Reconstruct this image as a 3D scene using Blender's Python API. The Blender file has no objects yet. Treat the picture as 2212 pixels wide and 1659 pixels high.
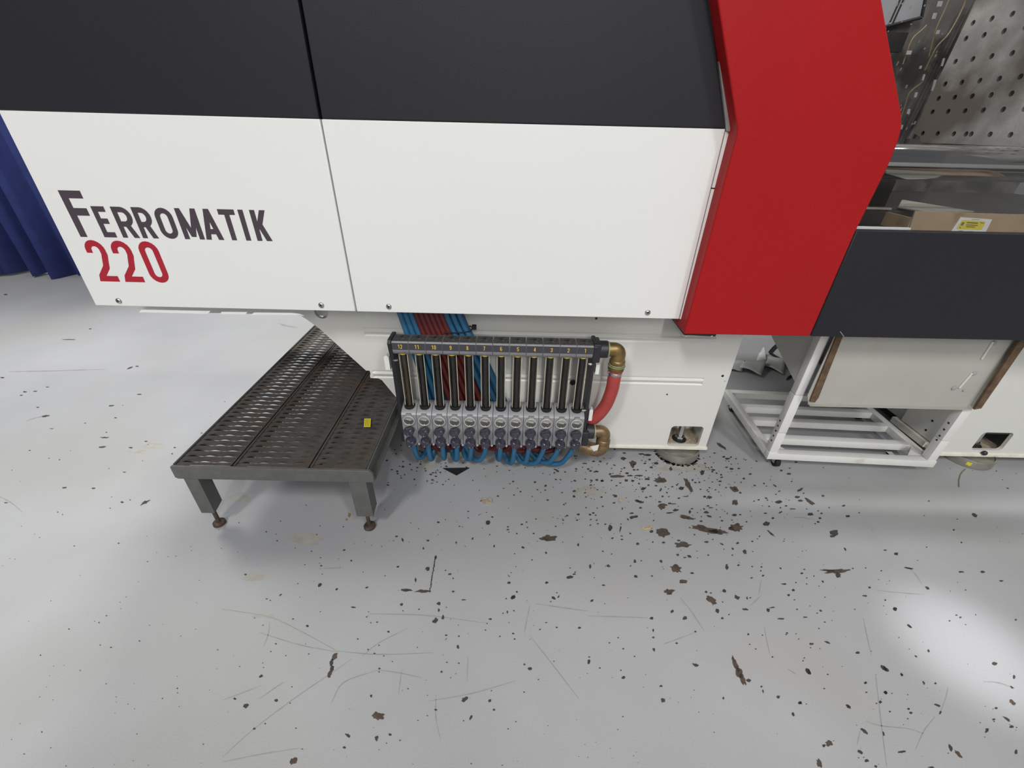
import bpy, bmesh, math, random
from mathutils import Vector, Matrix
from math import sin, cos, pi, radians

SC = bpy.context.scene
COL = SC.collection
random.seed(7)

# ------------------------------------------------------------------ camera
CAM_H, FPX, PITCH, ROLL, YAW = 1.15, 909.638, 0.549108, -0.0243209, 0.00242079
_cp, _sp = cos(PITCH), sin(PITCH)
FWD = Vector((sin(YAW)*_cp, cos(YAW)*_cp, -_sp))
_r = Vector((cos(YAW), -sin(YAW), 0)); _d = FWD.cross(_r)
RGT = _r*cos(ROLL) + _d*sin(ROLL)
DWN = _d*cos(ROLL) - _r*sin(ROLL)
cam_data = bpy.data.cameras.new('camera')
cam = bpy.data.objects.new('camera', cam_data); COL.objects.link(cam)
cam_data.sensor_width = 36.0
cam_data.lens = FPX*36.0/2212.0
cam_data.clip_start = 0.01
m = Matrix.Identity(4)
for i in range(3):
    m[i][0] = RGT[i]; m[i][1] = -DWN[i]; m[i][2] = -FWD[i]
m[2][3] = CAM_H
cam.matrix_world = m
SC.camera = cam

# ------------------------------------------------------------------ world, lights, exposure
SC.view_settings.view_transform = 'Standard'
SC.view_settings.look = 'None'
SC.view_settings.gamma = 1.0
SC.view_settings.use_curve_mapping = False
SC.view_settings.exposure = -0.17
W = bpy.data.worlds.new('hall'); SC.world = W; W.use_nodes = True
W.node_tree.nodes['Background'].inputs[0].default_value = (0.93, 0.95, 1.0, 1)
W.node_tree.nodes['Background'].inputs[1].default_value = 0.13

def area(name, loc, target, sx, sy, power, color=(1, 1, 1)):
    l = bpy.data.lights.new(name, 'AREA'); l.shape = 'RECTANGLE'
    l.size = sx; l.size_y = sy; l.energy = power; l.color = color
    o = bpy.data.objects.new(name, l); COL.objects.link(o)
    o.location = loc
    o.rotation_euler = (Vector(target)-Vector(loc)).to_track_quat('-Z', 'Y').to_euler()
    return o
def spot(name, loc, target, power, angle, blend, radius):
    l = bpy.data.lights.new(name, 'SPOT'); l.energy = power
    l.spot_size = radians(angle); l.spot_blend = blend; l.shadow_soft_size = radius
    o = bpy.data.objects.new(name, l); COL.objects.link(o)
    o.location = loc
    o.rotation_euler = (Vector(target)-Vector(loc)).to_track_quat('-Z', 'Y').to_euler()
    return o
area('ceiling_lamp_key', (-2.1, -2.9, 5.2), (-0.4, 1.1, 0), 0.6, 1.1, 150, (1, 0.985, 0.95))
area('ceiling_lamp_right', (2.6, -2.9, 5.2), (0.8, 1.0, 0.2), 0.5, 1.4, 110, (0.97, 0.98, 1.0))
area('ceiling_lamp_left', (-4.0, 3.0, 4.4), (-2.2, 1.6, 0), 1.2, 1.2, 80, (1, 0.99, 0.94))
area('ceiling_lamp_rear', (-1.6, 4.2, 4.6), (-1.2, 2.2, 0), 2.0, 0.6, 265, (1, 0.99, 0.95))
area('interior_fill_light', (2.9, 1.9, 4.4), (2.9, 1.8, 0), 5.4, 0.3, 95, (1, 0.98, 0.94))  # added light: brightens the guard interior, stretched to streak the tie bar
area('ceiling_lamp_far', (0.5, -6.0, 4.2), (0, 1.2, 0.5), 0.35, 2.0, 150, (1, 0.99, 0.97))
area('front_fill_light', (0.2, -4.2, 4.4), (0.1, 1.2, 0.6), 4.5, 2.2, 72, (1, 0.99, 0.97))  # added broad fill that softens the shadow under the panels
spot('floor_patch_spot', (1.24, 0.25, 3.6), (1.225, 0.60, 0), 430, 6.8, 1.0, 0.06)  # added spot imitating light thrown onto the floor by reflection

# ------------------------------------------------------------------ pixel rays -> points on real planes (2212 x 1659 frame)
CAMP = Vector((0, 0, CAM_H))
def ray(px, py):
    return RGT*((px-1106)/FPX) + DWN*((py-829.5)/FPX) + FWD
def PZ(px, py, z=0.0):
    a = ray(px, py); return CAMP + a*((z-CAM_H)/a.z)
def PY(px, py, y):
    a = ray(px, py); return CAMP + a*(y/a.y)
def PX(px, py, x):
    a = ray(px, py); return CAMP + a*(x/a.x)

# ------------------------------------------------------------------ materials
def mat(name, color, rough=0.5, metal=0.0, var=0.0, vscale=8.0, bump=0.0, bscale=400.0,
        color2=None, c2scale=3.0, c2lo=0.5, c2hi=0.65, rvar=0.0, spec=0.5, grain=0.0, coat=0.0):
    mt = bpy.data.materials.new(name); mt.use_nodes = True
    nt = mt.node_tree; N = nt.nodes; L = nt.links
    b = N['Principled BSDF']
    b.inputs['Base Color'].default_value = (*color, 1)
    b.inputs['Roughness'].default_value = rough
    b.inputs['Metallic'].default_value = metal
    b.inputs['Specular IOR Level'].default_value = spec
    b.inputs['Coat Weight'].default_value = coat
    tc = N.new('ShaderNodeTexCoord')
    cur = None
    def noise(scale, detail=4.0):
        n = N.new('ShaderNodeTexNoise'); n.inputs['Scale'].default_value = scale
        n.inputs['Detail'].default_value = detail
        L.new(tc.outputs['Object'], n.inputs['Vector']); return n
    if var > 0:
        n = noise(vscale, 6)
        r = N.new('ShaderNodeValToRGB')
        r.color_ramp.elements[0].position = 0.3; r.color_ramp.elements[1].position = 0.7
        r.color_ramp.elements[0].color = (*[c*(1-var) for c in color], 1)
        r.color_ramp.elements[1].color = (*[min(1, c*(1+var)) for c in color], 1)
        L.new(n.outputs['Fac'], r.inputs['Fac']); cur = r.outputs['Color']
    if color2 is not None:
        n = noise(c2scale, 7)
        r = N.new('ShaderNodeMapRange'); r.inputs['From Min'].default_value = c2lo; r.inputs['From Max'].default_value = c2hi
        L.new(n.outputs['Fac'], r.inputs['Value'])
        x = N.new('ShaderNodeMix'); x.data_type = 'RGBA'
        L.new(r.outputs['Result'], x.inputs['Factor'])
        if cur is not None: L.new(cur, x.inputs['A'])
        else: x.inputs['A'].default_value = (*color, 1)
        x.inputs['B'].default_value = (*color2, 1)
        cur = x.outputs['Result']
    if grain > 0:
        n = noise(bscale*1.3, 2)
        r = N.new('ShaderNodeMapRange'); r.inputs['From Min'].default_value = 0.3; r.inputs['From Max'].default_value = 0.7
        r.inputs['To Min'].default_value = 1-grain; r.inputs['To Max'].default_value = 1+grain
        L.new(n.outputs['Fac'], r.inputs['Value'])
        x = N.new('ShaderNodeVectorMath'); x.operation = 'SCALE'
        if cur is not None: L.new(cur, x.inputs[0])
        else: x.inputs[0].default_value = color
        L.new(r.outputs['Result'], x.inputs['Scale'])
        cur = x.outputs['Vector']
    if cur is not None: L.new(cur, b.inputs['Base Color'])
    if rvar > 0:
        n = noise(vscale*0.7, 5)
        r = N.new('ShaderNodeMapRange'); r.inputs['To Min'].default_value = max(0.02, rough-rvar); r.inputs['To Max'].default_value = rough+rvar
        L.new(n.outputs['Fac'], r.inputs['Value']); L.new(r.outputs['Result'], b.inputs['Roughness'])
    if bump > 0:
        n = noise(bscale, 3)
        bp = N.new('ShaderNodeBump'); bp.inputs['Strength'].default_value = bump; bp.inputs['Distance'].default_value = 0.001
        L.new(n.outputs['Fac'], bp.inputs['Height']); L.new(bp.outputs['Normal'], b.inputs['Normal'])
    return mt

def glass_mat(name, tint, gloss):
    mt = bpy.data.materials.new(name); mt.use_nodes = True
    nt = mt.node_tree; N = nt.nodes; L = nt.links
    for n in list(N): N.remove(n)
    o = N.new('ShaderNodeOutputMaterial'); t = N.new('ShaderNodeBsdfTransparent'); g = N.new('ShaderNodeBsdfGlossy')
    t.inputs[0].default_value = (*tint, 1); g.inputs['Roughness'].default_value = 0.04
    f = N.new('ShaderNodeFresnel'); f.inputs[0].default_value = 1.5
    ml = N.new('ShaderNodeMath'); ml.operation = 'MULTIPLY'; ml.inputs[1].default_value = gloss
    x = N.new('ShaderNodeMixShader')
    L.new(f.outputs[0], ml.inputs[0]); L.new(ml.outputs[0], x.inputs[0]); L.new(t.outputs[0], x.inputs[1]); L.new(g.outputs[0], x.inputs[2])
    L.new(x.outputs[0], o.inputs[0])
    return mt

M = {}
M['floor'] = mat('floor_paint', (0.380, 0.385, 0.399), 0.42, var=0.075, vscale=1.7, bump=0.02, bscale=240, color2=(0.358, 0.356, 0.342), c2scale=1.4, c2lo=0.5, c2hi=0.72, rvar=0.08, grain=0.05, spec=0.4)
M['chip'] = mat('bare_concrete_dark', (0.045, 0.044, 0.042), 0.8, var=0.3, vscale=60)
M['chip_brown'] = mat('bare_concrete_brown', (0.075, 0.055, 0.042), 0.8, var=0.35, vscale=60)
M['scuff'] = mat('floor_scuff', (0.29, 0.285, 0.28), 0.5, var=0.1, vscale=30)
M['stain'] = mat('floor_stain', (0.365, 0.352, 0.318), 0.5, var=0.1, vscale=30)
M['white'] = mat('white_powder_coat', (0.80, 0.80, 0.785), 0.42, var=0.012, vscale=1.6, bump=0.05, bscale=500, grain=0.015)
M['bed_white'] = mat('bed_white_paint', (0.70, 0.695, 0.66), 0.40, var=0.02, vscale=3, bump=0.04, bscale=400)
M['bed_cream'] = mat('bed_edge_cream', (0.80, 0.78, 0.68), 0.45, var=0.1, vscale=25, color2=(0.45, 0.36, 0.24), c2scale=30, c2lo=0.62, c2hi=0.75)
M['dark'] = mat('anthracite_powder_coat', (0.0185, 0.018, 0.0235), 0.52, var=0.06, vscale=3, bump=0.28, bscale=650, grain=0.22, spec=0.28)
M['red'] = mat('red_powder_coat', (0.37, 0.012, 0.014), 0.42, var=0.04, vscale=3, bump=0.22, bscale=600, grain=0.10, spec=0.15)
M['seam'] = mat('shadow_gap_black', (0.012, 0.012, 0.013), 0.7)
M['trim_grey'] = mat('trim_grey', (0.36, 0.355, 0.34), 0.5, var=0.08, vscale=20)
M['letter_dark'] = mat('vinyl_plum_grey', (0.066, 0.050, 0.062), 0.4)
M['letter_red'] = mat('vinyl_red', (0.40, 0.012, 0.028), 0.4)
M['zinc'] = mat('zinc_plated_steel', (0.62, 0.62, 0.62), 0.26, 1.0)
M['steel'] = mat('bright_steel', (0.55, 0.55, 0.54), 0.3, 1.0, var=0.15, vscale=30)
M['pad'] = mat('dull_machine_foot', (0.38, 0.37, 0.33), 0.36, 0.75, var=0.12, vscale=25)
M['black'] = mat('black_plastic', (0.022, 0.022, 0.027), 0.42, var=0.05, vscale=20)
M['rubber'] = mat('black_rubber', (0.008, 0.008, 0.008), 0.8)
M['chrome'] = mat('chrome_bar', (0.62, 0.62, 0.64), 0.09, 1.0)
M['platen'] = mat('platen_steel', (0.27, 0.258, 0.245), 0.55, 0.10, var=0.30, vscale=9, color2=(0.085, 0.070, 0.058), c2scale=3.4, c2lo=0.43, c2hi=0.58, grain=0.10, bscale=160)
M['oily'] = mat('oily_dark', (0.020, 0.018, 0.016), 0.45, var=0.4, vscale=9)
M['inner'] = mat('inner_guard', (0.10, 0.09, 0.082), 0.5, var=0.3, vscale=9, color2=(0.03, 0.027, 0.023), c2scale=7, c2lo=0.5, c2hi=0.6)
M['innergrey'] = mat('inner_grey', (0.27, 0.275, 0.29), 0.5, var=0.08, vscale=9)
M['block_grey'] = mat('anodised_grey', (0.29, 0.29, 0.305), 0.40, 0.2, var=0.08, vscale=60, bump=0.10, bscale=800, grain=0.12)
M['valve_grey'] = mat('light_anodised_grey', (0.31, 0.31, 0.33), 0.42, 0.15, var=0.08, vscale=60, bump=0.10, bscale=800, grain=0.12)
M['block_top'] = mat('dusty_black_recess', (0.060, 0.058, 0.057), 0.7, var=0.6, vscale=150)
M['plate_dark'] = mat('number_plate_dark', (0.052, 0.050, 0.062), 0.45)
M['yellow'] = mat('yellow_print', (0.72, 0.50, 0.07), 0.5)
M['cream'] = mat('cream_refraction', (0.62, 0.58, 0.44), 0.4)
M['float'] = mat('dark_flow_rod', (0.020, 0.017, 0.014), 0.16, var=0.3, vscale=12)
M['float_brown'] = mat('brown_flow_rod', (0.055, 0.043, 0.024), 0.16, var=0.3, vscale=12)
M['tube'] = glass_mat('clear_tube', (0.93, 0.93, 0.91), 0.8)
M['pane'] = glass_mat('guard_pane', (0.94, 0.945, 0.95), 0.13)
M['knob'] = mat('smoky_knob', (0.044, 0.041, 0.062), 0.13, coat=0.5)
M['dial'] = mat('gauge_dial', (0.075, 0.075, 0.078), 0.25, coat=0.5)
M['needle'] = mat('pale_needle', (0.70, 0.64, 0.40), 0.5)
M['ring'] = mat('gauge_ring', (0.72, 0.70, 0.62), 0.35, 0.5)
M['nylon'] = mat('white_nylon', (0.72, 0.72, 0.70), 0.45)
M['blue'] = mat('blue_hose', (0.023, 0.122, 0.238), 0.5, var=0.12, vscale=25, bump=0.1, bscale=300, grain=0.1)
M['redhose'] = mat('red_hose', (0.110, 0.014, 0.015), 0.55, var=0.12, vscale=25, bump=0.1, bscale=300)
M['bigred'] = mat('thick_red_hose', (0.42, 0.058, 0.052), 0.5, var=0.10, vscale=20, bump=0.12, bscale=350, grain=0.08)
M['brass'] = mat('aged_brass', (0.275, 0.190, 0.075), 0.42, 0.75, var=0.25, vscale=40, bump=0.1, bscale=300)
M['brass2'] = mat('tarnished_brass', (0.27, 0.185, 0.095), 0.42, 0.65, var=0.25, vscale=40, color2=(0.20, 0.14, 0.10), c2scale=35)
M['verdigris'] = mat('verdigris_ring', (0.30, 0.33, 0.18), 0.6, 0.2, var=0.2, vscale=60)
M['tread'] = mat('dark_tread_steel', (0.080, 0.075, 0.069), 0.62, 0.0, spec=0.12, var=0.2, vscale=25, color2=(0.090, 0.068, 0.053), c2scale=9, c2lo=0.5, c2hi=0.68, grain=0.12, bscale=300, bump=0.05)
M['rail'] = mat('grey_steel_paint', (0.105, 0.105, 0.10), 0.5, var=0.12, vscale=30, grain=0.1)
M['rust'] = mat('rusty_steel', (0.085, 0.060, 0.045), 0.6, 0.3, var=0.4, vscale=60)
M['sticker'] = mat('yellow_sticker', (0.72, 0.62, 0.03), 0.5)
M['cart'] = mat('cart_white_paint', (0.76, 0.755, 0.73), 0.38, var=0.03, vscale=8, color2=(0.55, 0.50, 0.42), c2scale=9, c2lo=0.66, c2hi=0.8)
M['tray'] = mat('tray_off_white', (0.44, 0.43, 0.39), 0.5, var=0.05, vscale=4, color2=(0.37, 0.355, 0.31), c2scale=3.5, c2lo=0.55, c2hi=0.75)
M['felt'] = mat('brown_felt_strip', (0.125, 0.078, 0.045), 0.9, var=0.3, vscale=60)
M['curtain'] = mat('blue_curtain_cloth', (0.030, 0.045, 0.200), 0.75, var=0.12, vscale=12, bump=0.1, bscale=300)
M['paper'] = mat('white_paper', (0.62, 0.61, 0.59), 0.7, var=0.05, vscale=8)
M['card'] = mat('corrugated_cardboard', (0.36, 0.245, 0.145), 0.75, var=0.10, vscale=15, color2=(0.27, 0.17, 0.09), c2scale=22, c2lo=0.58, c2hi=0.7)
M['label'] = mat('label_white', (0.72, 0.72, 0.70), 0.5)
M['label_y'] = mat('label_yellow', (0.70, 0.58, 0.04), 0.5)
M['tag'] = mat('dull_tag', (0.42, 0.41, 0.38), 0.5)
M['ink'] = mat('print_ink', (0.16, 0.14, 0.05), 0.6)
M['greyboard'] = mat('grey_board', (0.25, 0.24, 0.20), 0.6, var=0.12, vscale=12)
M['wire'] = mat('tan_wire', (0.24, 0.18, 0.09), 0.5)
M['scrap'] = mat('tan_scrap', (0.40, 0.33, 0.25), 0.6, var=0.3, vscale=90)

# ------------------------------------------------------------------ mesh helpers
class MB:
    def __init__(s): s.v = []; s.f = []; s.mi = []
    def add(s, verts, faces, mi=0):
        o = len(s.v); s.v += [tuple(v) for v in verts]
        s.f += [tuple(i+o for i in f) for f in faces]; s.mi += [mi]*len(faces); return s
    def box(s, x0, x1, y0, y1, z0, z1, mi=0, ch=0.0):
        if ch <= 0:
            v = [(x, y, z) for x in (x0, x1) for y in (y0, y1) for z in (z0, z1)]
            return s.add(v, [(0, 1, 3, 2), (4, 6, 7, 5), (0, 4, 5, 1), (2, 3, 7, 6), (0, 2, 6, 4), (1, 5, 7, 3)], mi)
        bm = bmesh.new(); bmesh.ops.create_cube(bm, size=1)
        for v in bm.verts: v.co = ((x0+x1)/2+v.co.x*(x1-x0), (y0+y1)/2+v.co.y*(y1-y0), (z0+z1)/2+v.co.z*(z1-z0))
        bmesh.ops.bevel(bm, geom=bm.edges[:], offset=ch, segments=2, profile=0.6, affect='EDGES')
        return s.frombm(bm, mi)
    def frombm(s, bm, mi=0):
        bm.verts.index_update()
        s.add([v.co[:] for v in bm.verts], [[v.index for v in f.verts] for f in bm.faces], mi); bm.free(); return s
    def obox(s, p, u, v, w, mi=0):
        p, u, v, w = map(Vector, (p, u, v, w))
        q = [p+u*a+v*b+w*c for a in (0, 1) for b in (0, 1) for c in (0, 1)]
        return s.add(q, [(0, 1, 3, 2), (4, 6, 7, 5), (0, 4, 5, 1), (2, 3, 7, 6), (0, 2, 6, 4), (1, 5, 7, 3)], mi)
    def lathe(s, p, d, prof, n=24, mi=0, mod=None):
        # prof: list of (radius, distance along d)
        p = Vector(p); d = Vector(d).normalized()
        a = d.orthogonal().normalized(); b = d.cross(a)
        if abs(d.y) > 0.9: a = Vector((1, 0, 0)); b = d.cross(a)
        V = []; F = []
        for r, h in prof:
            for k in range(n):
                t = 2*pi*k/n; rr = r*(mod(t, h) if mod else 1)
                V.append(p+d*h+(a*cos(t)+b*sin(t))*rr)
        for i in range(len(prof)-1):
            for k in range(n):
                k2 = (k+1) % n
                F.append((i*n+k, i*n+k2, (i+1)*n+k2, (i+1)*n+k))
        F.append(tuple(range(n))[::-1]); F.append(tuple(range((len(prof)-1)*n, len(prof)*n)))
        return s.add(V, F, mi)
    def cyl(s, p0, p1, r, n=20, mi=0, r1=None):
        p0 = Vector(p0); p1 = Vector(p1)
        return s.lathe(p0, p1-p0, [(r, 0), (r if r1 is None else r1, (p1-p0).length)], n, mi)
    def tube(s, pts, r, n=12, mi=0, caps=True):
        pts = [Vector(p) for p in pts]; R = r if isinstance(r, (list, tuple)) else [r]*len(pts)
        V = []; F = []; up = None
        for i, p in enumerate(pts):
            t = (pts[min(i+1, len(pts)-1)]-pts[max(i-1, 0)]).normalized()
            if up is None: up = t.orthogonal().normalized()
            up = (up-t*up.dot(t)).normalized(); b = t.cross(up)
            for k in range(n):
                a = 2*pi*k/n; V.append(p+(up*cos(a)+b*sin(a))*R[i])
        for i in range(len(pts)-1):
            for k in range(n):
                k2 = (k+1) % n; F.append((i*n+k, i*n+k2, (i+1)*n+k2, (i+1)*n+k))
        if caps: F.append(tuple(range(n))[::-1]); F.append(tuple(range((len(pts)-1)*n, len(pts)*n)))
        return s.add(V, F, mi)
    def torus(s, c, d, R, r, n=28, k=8, mi=0):
        c = Vector(c); d = Vector(d).normalized(); a = d.orthogonal().normalized(); b = d.cross(a); V = []; F = []
        for i in range(n):
            t = 2*pi*i/n; e = a*cos(t)+b*sin(t)
            for j in range(k):
                u = 2*pi*j/k; V.append(c+e*(R+r*cos(u))+d*(r*sin(u)))
        for i in range(n):
            for j in range(k):
                F.append((i*k+j, ((i+1) % n)*k+j, ((i+1) % n)*k+(j+1) % k, i*k+(j+1) % k))
        return s.add(V, F, mi)
    def plate(s, outline, holes, fn, d, mi=0):
        # outline / holes: 2-D loops; fn(a, b, t): point at depth t (0 front, 1 back); filled on both faces, walls all round
        bm = bmesh.new(); loops = []
        for lp in [outline]+list(holes):
            vs = [bm.verts.new((a, b, 0)) for a, b in lp]; loops.append(vs)
            for i in range(len(vs)): bm.edges.new((vs[i], vs[(i+1) % len(vs)]))
        bmesh.ops.triangle_fill(bm, edges=bm.edges[:], use_beauty=True, use_dissolve=False)
        bm.verts.index_update()
        P2 = [v.co[:2] for v in bm.verts]; T = [[v.index for v in f.verts] for f in bm.faces]
        n = len(P2)
        V = [fn(a, b, 0) for a, b in P2]+[fn(a, b, d) for a, b in P2]
        F = [tuple(t) for t in T]+[tuple(i+n for i in reversed(t)) for t in T]
        for vs in loops:
            ii = [v.index for v in vs]
            for i in range(len(ii)):
                a, b = ii[i], ii[(i+1) % len(ii)]; F.append((a, b, b+n, a+n))
        bm.free()
        return s.add(V, F, mi)
    def build(s, name, mats, parent=None, kind=None, bevel=0.0, label=None, sharp=35, flat=False, fix=True):
        me = bpy.data.meshes.new(name)
        root = parent
        while root is not None and root.parent is not None: root = root.parent
        off = root.location if root is not None else Vector((0, 0, 0))
        me.from_pydata([tuple(Vector(v)-off) for v in s.v], [], s.f)
        for mt in (mats if isinstance(mats, (list, tuple)) else [mats]): me.materials.append(M[mt])
        me.polygons.foreach_set('material_index', s.mi)
        if fix:
            bm = bmesh.new(); bm.from_mesh(me); bmesh.ops.recalc_face_normals(bm, faces=bm.faces[:]); bm.to_mesh(me); bm.free()
        if not flat:
            me.shade_smooth(); me.set_sharp_from_angle(angle=radians(sharp))
        me.update()
        o = bpy.data.objects.new(name, me); COL.objects.link(o)
        if parent is not None: o.parent = parent
        if kind: o['kind'] = kind
        if label: o['label'] = label
        if bevel > 0:
            b = o.modifiers.new('bevel', 'BEVEL'); b.width = bevel; b.segments = 3; b.limit_method = 'ANGLE'; b.angle_limit = radians(40)
        return o

def thing(name, label, cat, loc=(0, 0, 0), group=None):
    o = bpy.data.objects.new(name, None); COL.objects.link(o); o.location = loc
    o.empty_display_size = 0.05
    o['label'] = label; o['category'] = cat
    if group: o['group'] = group
    return o
def tag(o, label, cat, group=None):
    o['label'] = label; o['category'] = cat
    if group: o['group'] = group
    return o
def copy_part(o, parent, dx):
    c = o.copy(); COL.objects.link(c); c.parent = parent; c.location.x += dx
    for ch in o.children:
        k = ch.copy(); COL.objects.link(k); k.parent = c
    return c
def xz(y): return lambda a, b, t: (a, y+t, b)
def spline(pts, n=8):
    pts = [Vector(p) for p in pts]; out = []
    P = [pts[0]*2-pts[1]]+pts+[pts[-1]*2-pts[-2]]
    for i in range(1, len(P)-2):
        p0, p1, p2, p3 = P[i-1:i+3]
        for k in range(n):
            t = k/n
            out.append(0.5*((2*p1)+(p2-p0)*t+(2*p0-5*p1+4*p2-p3)*t*t+(3*p1-p0-3*p2+p3)*t**3))
    out.append(pts[-1]); return out
def circle(cx, cy, r, n=20, ry=None): return [(cx+r*cos(2*pi*k/n), cy+(ry or r)*sin(2*pi*k/n)) for k in range(n)]
def rrect(x0, x1, y0, y1, r, n=5):
    out = []
    for cx, cy, a in ((x1-r, y1-r, 0), (x0+r, y1-r, 90), (x0+r, y0+r, 180), (x1-r, y0+r, 270)):
        for k in range(n+1):
            t = radians(a+90*k/n); out.append((cx+r*cos(t), cy+r*sin(t)))
    return out

# ------------------------------------------------------------------ stroke lettering (flat print)
def arc(cx, cy, rx, ry, a0, a1, n=10): return [(cx+rx*cos(radians(a0+(a1-a0)*k/n)), cy+ry*sin(radians(a0+(a1-a0)*k/n))) for k in range(n+1)]
def glyph(c, w, h, t):
    a = t/2; S = []; D = []            # S: centre-line strokes, D: slanted bars (x0,y0,x1,y1, horizontal width)
    rx = w/2-a
    if c == 'F': S = [[(a, 0), (a, h)], [(0, h-a), (w, h-a)], [(0, h*0.555), (w*0.93, h*0.555)]]
    elif c == 'E': S = [[(a, 0), (a, h)], [(0, h-a), (w, h-a)], [(0, h*0.53), (w*0.9, h*0.53)], [(0, a), (w, a)]]
    elif c == 'R':
        m0 = h*0.45; r = (h-a-m0)/2
        S = [[(a, 0), (a, h)], [(a, h-a), (w-a-r*0.9, h-a)]+arc(w-a-r*0.9, h-a-r, r*0.9, r, 90, -90)+[(a, m0)]]
        D = [(w*0.55, m0, w-t*0.62, 0, t*1.1)]
    elif c in 'O0': 
        r = min(rx, h*0.3)
        S = [arc(w/2, h-a-r, rx, r, 0, 180)+arc(w/2, a+r, rx, r, 180, 360)+[(w-a, h-a-r)]]
    elif c == 'M': S = [[(a, 0), (a, h)], [(w-a, 0), (w-a, h)]]; D = [(a, h, w/2, h*0.08, t*0.95), (w-a, h, w/2, h*0.08, t*0.95)]
    elif c == 'A': S = [[(w*0.22, h*0.27), (w*0.78, h*0.27)]]; D = [(w/2, h, t*0.55, 0, t*1.05), (w/2, h, w-t*0.55, 0, t*1.05)]
    elif c == 'T': S = [[(w/2, 0), (w/2, h)], [(0, h-a), (w, h-a)]]
    elif c == 'I': S = [[(a, 0), (a, h)]]
    elif c == 'K': S = [[(a, 0), (a, h)]]; D = [(w-t*0.55, h, t*0.9, h*0.38, t*1.1), (w*0.42, h*0.56, w-t*0.58, 0, t*1.15)]
    elif c == '2':
        r = rx
        S = [[(a, h*0.70)]+arc(w/2, h-a-r, rx, r, 180, 0)+[(w-a, h*0.66), (w-a*1.5, h*0.56), (w*0.64, h*0.36), (a*1.25, t*0.9), (a, a), (w, a)]]
    elif c == '1': S = [[(w*0.62, 0), (w*0.62, h)], [(w*0.62, h-a*1.2), (w*0.12, h*0.80)]]
    elif c == '3': S = [[(a, h*0.76)]+arc(w/2, h*0.76, rx, h*0.24-a, 180, -70)+[(w*0.42, h*0.52)], [(w*0.42, h*0.52)]+arc(w/2, h*0.26, rx, h*0.26-a, 70, -180)]
    elif c == '4': S = [[(w*0.70, 0), (w*0.70, h)], [(w*0.66, h), (a, h*0.30), (w, h*0.30)]]
    elif c == '5': S = [[(w, h-a), (a, h-a), (a, h*0.54), (w*0.5, h*0.60)]+arc(w/2, h*0.32, rx, h*0.32-a, 75, -165)]
    elif c == '6': S = [[(w-a, h*0.78)]+arc(w/2, h-a-rx, rx, rx, 0, 180)+[(a, h*0.3)], arc(w/2, h*0.30, rx, h*0.30-a, 0, 360, 18)]
    elif c == '7': S = [[(0, h-a), (w-a, h-a), (w*0.36, 0)]]
    elif c == '8': S = [arc(w/2, h*0.75, rx*0.9, h*0.25-a, 0, 360, 16), arc(w/2, h*0.27, rx, h*0.27-a, 0, 360, 16)]
    elif c == '9': S = [[(a, h*0.22)]+arc(w/2, a+rx, rx, rx, 180, 360)+[(w-a, h*0.7)], arc(w/2, h*0.70, rx, h*0.30-a, 0, 360, 18)]
    Q = []
    for st in S:
        st = [Vector((x, y)) for x, y in st]; L = []; R_ = []
        closed = (st[0]-st[-1]).length < 1e-6
        for i, p in enumerate(st):
            d0 = (p-st[i-1]).normalized() if i > 0 else ((st[0]-st[-2]).normalized() if closed else None)
            d1 = (st[i+1]-p).normalized() if i < len(st)-1 else ((st[1]-st[0]).normalized() if closed else None)
            d0 = d0 if d0 is not None and d0.length > 0 else d1; d1 = d1 if d1 is not None and d1.length > 0 else d0
            n0 = Vector((-d0.y, d0.x)); n1 = Vector((-d1.y, d1.x)); nn = (n0+n1)
            nn = nn/max(0.5, nn.length_squared/2) if nn.length > 1e-6 else n0
            L.append(p+nn*a); R_.append(p-nn*a)
        for i in range(len(st)-1): Q.append((L[i], L[i+1], R_[i+1], R_[i]))
    for x0, y0, x1, y1, tw in D:
        Q.append((Vector((x0-tw/2, y0)), Vector((x0+tw/2, y0)), Vector((x1+tw/2, y1)), Vector((x1-tw/2, y1))))
    return Q
def write(mb, c, x, z, w, h, t, y, mi=0):
    for k, q in enumerate(glyph(c, w, h, t)):
        yy = y-0.00002*(k % 5)
        mb.add([(x+p.x, yy, z+p.y) for p in q], [(0, 1, 2, 3)], mi)

# ================================================================== SETTING: floor
fl = MB(); fl.add([(-9, -5, 0), (9, -5, 0), (9, 9, 0), (-9, 9, 0)], [(0, 1, 2, 3)])
pw = MB(); pw.box(-0.62, 4.5, -1.15, -1.0, 0, 1.07); pw.build('unseen_shade_wall', 'bed_white', kind='structure', flat=True)  # unseen block added behind the camera to cast the floor's shade edge
floor = fl.build('floor', 'floor', kind='structure', flat=True)

# ================================================================== MACHINE
yP, yR, yB = 1.20, 1.155, 1.33
mach = thing('injection_molding_machine', 'large white, anthracite and red injection molding machine filling the top of the photo', 'machine', (0, 1.33, 0))
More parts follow.
